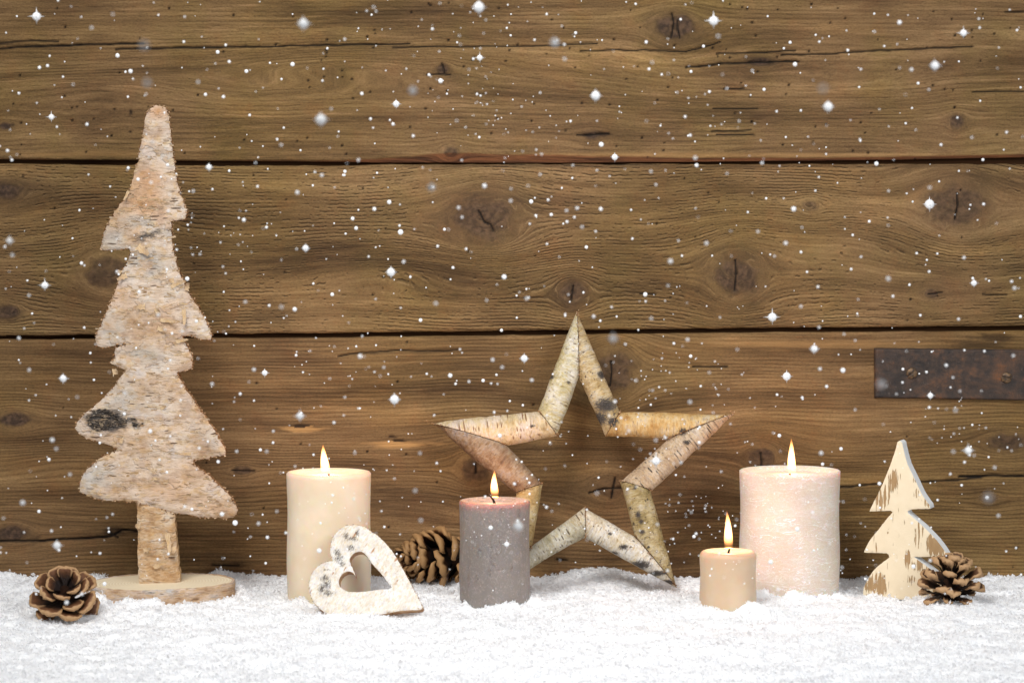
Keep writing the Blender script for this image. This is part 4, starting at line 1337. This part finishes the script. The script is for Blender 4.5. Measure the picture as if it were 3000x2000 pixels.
def cone(name, pos, axis, spin, R, H, N_, el0, el1, mats, label, seed, wmul=0.40, curlz=0.16, lmid=1.0, ltip=.55):
    rng = np.random.RandomState(seed)
    t = empty(name, pos, label, 'pine cone', 'pine cones lying in the snow')
    q = Vector((0, 0, 1)).rotation_difference(Vector(axis).normalized()).to_matrix().to_4x4() @ Matrix.Rotation(spin, 4, 'Z')
    mes = [scale_mesh(R, R * wmul, curlz, seed * 10 + i) for i in range(4)]
    for m_ in mes:
        m_.materials.append(mats[0])
    core = lathe('core', [(R * .02, H * -.02), (R * .30, 0), (R * .34, H * .3), (R * .25, H * .6), (R * .12, H * .85), (1e-5, H * .95)], 16, seed, .1)
    co_ = obj('core', core, mats[1], t)
    co_.matrix_local = q
    for i in range(N_):
        f = (i + .5) / N_
        el = math.radians(el0 + (el1 - el0) * f ** 1.15 + rng.normal() * 6.5)
        Ls = (0.72 + (lmid - .72) * sstep(0, .3, f)) * (1 - (1 - ltip) * sstep(.45, 1, f)) * rng.uniform(.93, 1.06)
        z = H * (0.06 + 0.74 * f)
        rc = R * .16 * (1 - .8 * f)
        a = i * 2.39996 + rng.normal() * .06
        m_ = q @ Matrix.Rotation(a, 4, 'Z') @ Matrix.Translation((rc, 0, z)) @ Matrix.Rotation(-el, 4, 'Y') @ Matrix.Rotation(rng.normal() * .2, 4, 'X') @ Matrix.Diagonal((Ls, Ls * (0.75 + .25 * Ls), Ls, 1))
        o = obj('scale', mes[i % 4], None, t)
        o.matrix_local = m_
    return t


Ncore = NT('cone_core', 0.9, 0.1)
Ncore.color(Ncore.mix(Ncore.noise(Ncore.objco(), 300.0), S(24, 14, 10), S(52, 32, 20)))
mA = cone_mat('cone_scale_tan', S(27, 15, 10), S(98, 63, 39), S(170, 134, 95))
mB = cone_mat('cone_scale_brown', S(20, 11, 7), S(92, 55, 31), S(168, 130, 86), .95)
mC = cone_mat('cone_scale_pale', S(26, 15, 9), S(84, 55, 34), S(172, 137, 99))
p = on_z(193, 1806, 0.0)
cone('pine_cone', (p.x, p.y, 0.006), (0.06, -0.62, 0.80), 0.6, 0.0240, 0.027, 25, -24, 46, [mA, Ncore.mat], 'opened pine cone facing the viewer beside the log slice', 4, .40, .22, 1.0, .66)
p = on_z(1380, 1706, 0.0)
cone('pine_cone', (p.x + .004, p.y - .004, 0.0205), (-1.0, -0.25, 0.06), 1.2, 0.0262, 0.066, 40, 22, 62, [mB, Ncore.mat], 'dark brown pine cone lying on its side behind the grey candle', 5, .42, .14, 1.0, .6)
p = on_z(2785, 1776, 0.0)
cone('pine_cone', (p.x, p.y + .004, 0.0055), (0.03, -0.16, 0.98), 2.0, 0.0246, 0.023, 36, -16, 74, [mC, Ncore.mat], 'pale tipped pine cone standing by the small white tree', 6, .25, .10, 1.0, .78)


# ------------------------------------------------------------------ falling snow
Nf = NT('snowflake', 0.8, 0.1)
Nf.color((0.97, 0.975, 0.98, 1))
tr = Nf.n('ShaderNodeBsdfTranslucent', Color=(0.97, 0.975, 0.98, 1))
mx = Nf.n('ShaderNodeMixShader', Fac=0.3)
Nf.t.links.new(Nf.b.outputs[0], mx.inputs[1])
Nf.t.links.new(tr.outputs[0], mx.inputs[2])
Nf.t.links.new(mx.outputs[0], Nf.out.inputs['Surface'])


def ball(sub, r):
    bm = bmesh.new()
    bmesh.ops.create_icosphere(bm, subdivisions=sub, radius=r)
    v = [tuple(x.co) for x in bm.verts]
    bm.verts.index_update()
    f = [tuple(y.index for y in x.verts) for x in bm.faces]
    bm.free()
    return v, f


def flake_mesh(name, core, needles, arms, seed):
    rng = np.random.RandomState(seed)
    v, f = ball(3, core)
    v = [tuple(p) for p in v]

    def needle(d, l, rb):
        d = Vector(d).normalized()
        u = d.orthogonal().normalized()
        w_ = d.cross(u)
        b = len(v)
        for j in range(3):
            q = u * math.cos(j * 2.094) + w_ * math.sin(j * 2.094)
            v.append(tuple(d * core * .6 + q * rb))
        v.append(tuple(d * l))
        f.extend([(b, b + 1, b + 3), (b + 1, b + 2, b + 3), (b + 2, b, b + 3)])
    for i in range(needles):
        needle(rng.normal(size=3), core * rng.uniform(1.1, 1.4), core * .10)
    for d in arms:
        needle(d, rng.uniform(1.05, 1.3), core * .26)
    return mesh(name, v, f, True)


big_me = [flake_mesh('snowflake', .56 + .06 * i, 44, [(1, 0, 0), (-1, 0, 0), (0, 0, 1), (0, 0, -1), (0, 1, 0), (0, -1, 0)], i) for i in range(3)]
mid_me = [flake_mesh('snowflake', .68, 26, [], 10 + i) for i in range(3)]
for m_ in big_me + mid_me:
    m_.materials.append(Nf.mat)
K = 3000 / 2352
BIG = [(84, 38, 15), (697, 55, 15), (1100, 17, 15), (1639, 48, 16), (737, 275, 16), (1368, 220, 13), (1102, 133, 10), (2147, 151, 13), (1902, 245, 13), (118, 269, 10), (910, 239, 10), (1412, 361, 9), (22, 553, 10), (480, 384, 9), (898, 625, 12),
       (103, 655, 12), (145, 869, 11), (906, 917, 13), (689, 955, 12), (608, 856, 9), (702, 570, 9), (1774, 728, 15), (1870, 801, 11), (1807, 864, 12), (1507, 1058, 14), (2237, 650, 9), (2135, 469, 14), (2224, 1034, 13), (2137, 908, 9),
       (1190, 1208, 13), (1164, 1249, 9), (131, 1252, 12), (1204, 823, 10), (2213, 76, 12), (1274, 98, 12), (331, 104, 10), (1408, 777, 12), (2024, 882, 11), (948, 208, 10), (1890, 203, 10), (991, 430, 9), (338, 190, 9), (2270, 1142, 12)]
MID = [(1127, 1211, 8), (153, 1383, 8), (733, 1264, 9), (1831, 1214, 9), (827, 818, 8), (1113, 427, 8), (920, 533, 10), (818, 524, 7), (677, 710, 8), (763, 676, 7), (2267, 1142, 8), (1936, 850, 9), (1823, 480, 9), (2013, 376, 8), (1381, 332, 9), (894, 464, 8),
       (672, 148, 8), (500, 120, 7), (566, 164, 7), (1012, 186, 9), (683, 442, 7), (810, 502, 7), (2066, 52, 8), (1826, 148, 8), (1220, 463, 8), (1158, 636, 9), (1148, 1000, 8), (2020, 1110, 7), (1886, 1040, 7), (2248, 1400, 9), (345, 990, 8),
       (300, 164, 8), (270, 128, 8), (1482, 676, 8), (860, 480, 7), (1540, 600, 8), (1600, 380, 7), (1380, 480, 7), (52, 1154, 9), (120, 1010, 8), (1034, 862, 8), (966, 735, 7), (1790, 1000, 7), (2040, 640, 7), (430, 640, 8), (560, 505, 7), (1770, 1290, 9), (510, 1180, 8), (540, 1200, 10), (1060, 1460, 9), (240, 1340, 8), (2098, 1300, 8)]
rng = np.random.RandomState(99)
count = 0
MARKS = [("the tree's tip", 460, 315), ("the tree's upper left branch", 300, 730), ("the tree's lower left branch", 235, 1240), ("the tree's widest right branch", 690, 1500), ('the log slice', 480, 1740), ('the left pine cone', 190, 1750),
         ("the cream candle's flame", 948, 1340), ('the cream candle', 960, 1560), ('the birch heart', 1070, 1670), ('the pine cone lying down', 1270, 1630), ('the grey candle', 1449, 1620), ("the grey candle's flame", 1447, 1410),
         ("the star's top point", 1691, 916), ("the star's left point", 1260, 1240), ("the star's right point", 2140, 1213), ("the star's upper crotch", 1697, 1105), ("the star's lower right point", 1985, 1720), ("the largest candle's flame", 2318, 1320),
         ('the largest candle', 2314, 1560), ("the smallest candle's flame", 2134, 1540), ("the white tree's tip", 2640, 1290), ('the right pine cone', 2785, 1700), ("the iron strap's left end", 2565, 1092), ("the strap's right screw", 2948, 1106),
         ('the split knot in the middle plank', 1420, 640), ('the right knot in the middle plank', 2800, 600), ('the lower knot in the middle plank', 2155, 805), ('the dark round knot at the top', 1975, 80), ('the round plug knot', 2803, 358),
         ("the upper plank's long left crack", 420, 130), ('the pale chip right of the cream candle', 1165, 1302), ('the small knot on the upper gap', 1320, 447), ("the upper plank's lens shaped knot", 2225, 182), ("the picture's top left corner", 30, 30)]
USED = set()


def flake_label(px, py):
    for d, nm, mx_, my_ in sorted((math.hypot(px - a, py - b), n_, a, b) for n_, a, b in MARKS):
        h = '' if abs(px - mx_) < .35 * abs(py - my_) else ('left' if px < mx_ else 'right')
        v_ = '' if abs(py - my_) < .35 * abs(px - mx_) else ('above' if py < my_ else 'below')
        w_ = (v_ + (' and ' if h and v_ else '') + (h + ' of' if h else '')).strip()
        lab = 'large white star shaped snowflake %s %s' % (w_, nm)
        if lab not in USED:
            USED.add(lab)
            return lab


FL = 'flakes of falling snow in front of the wall'


def put_flake(me, px, py, rpx, name, lab, near=False):
    y = rng.uniform(-0.55, -0.20) if rng.rand() < .7 else rng.uniform(-0.95, -0.6)
    if near:
        y = rng.uniform(-1.45, -1.1)
    pz = on_y(px, py, y)
    g = -0.62 if pz.z < 0.01 else y
    if pz.z < 0.008:
        y = -0.30
        pz = on_y(px, py, y)
        if pz.z < 0.006:
            return False
    s = rpx * pxm * (y - CAM[1]) / DIST
    o = obj('snowflake', me, None, None, pz)
    o.scale = (s, s, s)
    o.rotation_euler = (0, 0, 0) if me in big_me else tuple(rng.uniform(0, 6, 3))
    tag(o, lab, 'snowflake', name)
    return True


for (x, y, r) in BIG:
    count += put_flake(big_me[count % 3], x * K, y * K, r * 1.45, 'large star shaped flakes of falling snow', flake_label(x * K, y * K), count >= 34)
for (x, y, r) in MID:
    count += put_flake(mid_me[count % 3], x * K, y * K, r * 1.15, 'small round flakes of falling snow', 'small round white snowflake falling through the air')
while count < 300:
    x, y = rng.uniform(10, 2990), rng.uniform(10, 1740)
    count += put_flake(mid_me[count % 3], x, y, rng.uniform(4.0, 7.5), 'small round flakes of falling snow', 'small round white snowflake falling through the air')

bv, bf = [], []
v0, f0 = ball(1, 1.0)
ctr_ = [(rng.uniform(0, 3000), rng.uniform(0, 1740)) for _ in range(18)]
for i in range(1500):
    if i % 3 == 0:
        cx, cy = ctr_[rng.randint(18)]
        x, y, r = cx + rng.normal() * 120, cy + rng.normal() * 60, rng.uniform(1.1, 2.2)
    else:
        x, y, r = rng.uniform(0, 3000), rng.uniform(0, 1740), 1.4 + 2.6 * rng.rand() ** 2
    yy = -0.21 - 0.62 * rng.rand() ** 1.6
    p = on_y(x, y, yy)
    if p.z < 0.008:
        continue
    b = len(bv)
    bv += [tuple(Vector(q) * (r * pxm) + p) for q in v0]
    bf += [tuple(j + b for j in q) for q in f0]
o = obj('falling_snow', mesh('falling_snow', bv, bf), Nf.mat)
tag(o, 'fine white specks of falling snow filling the air', 'snow', kind='stuff')
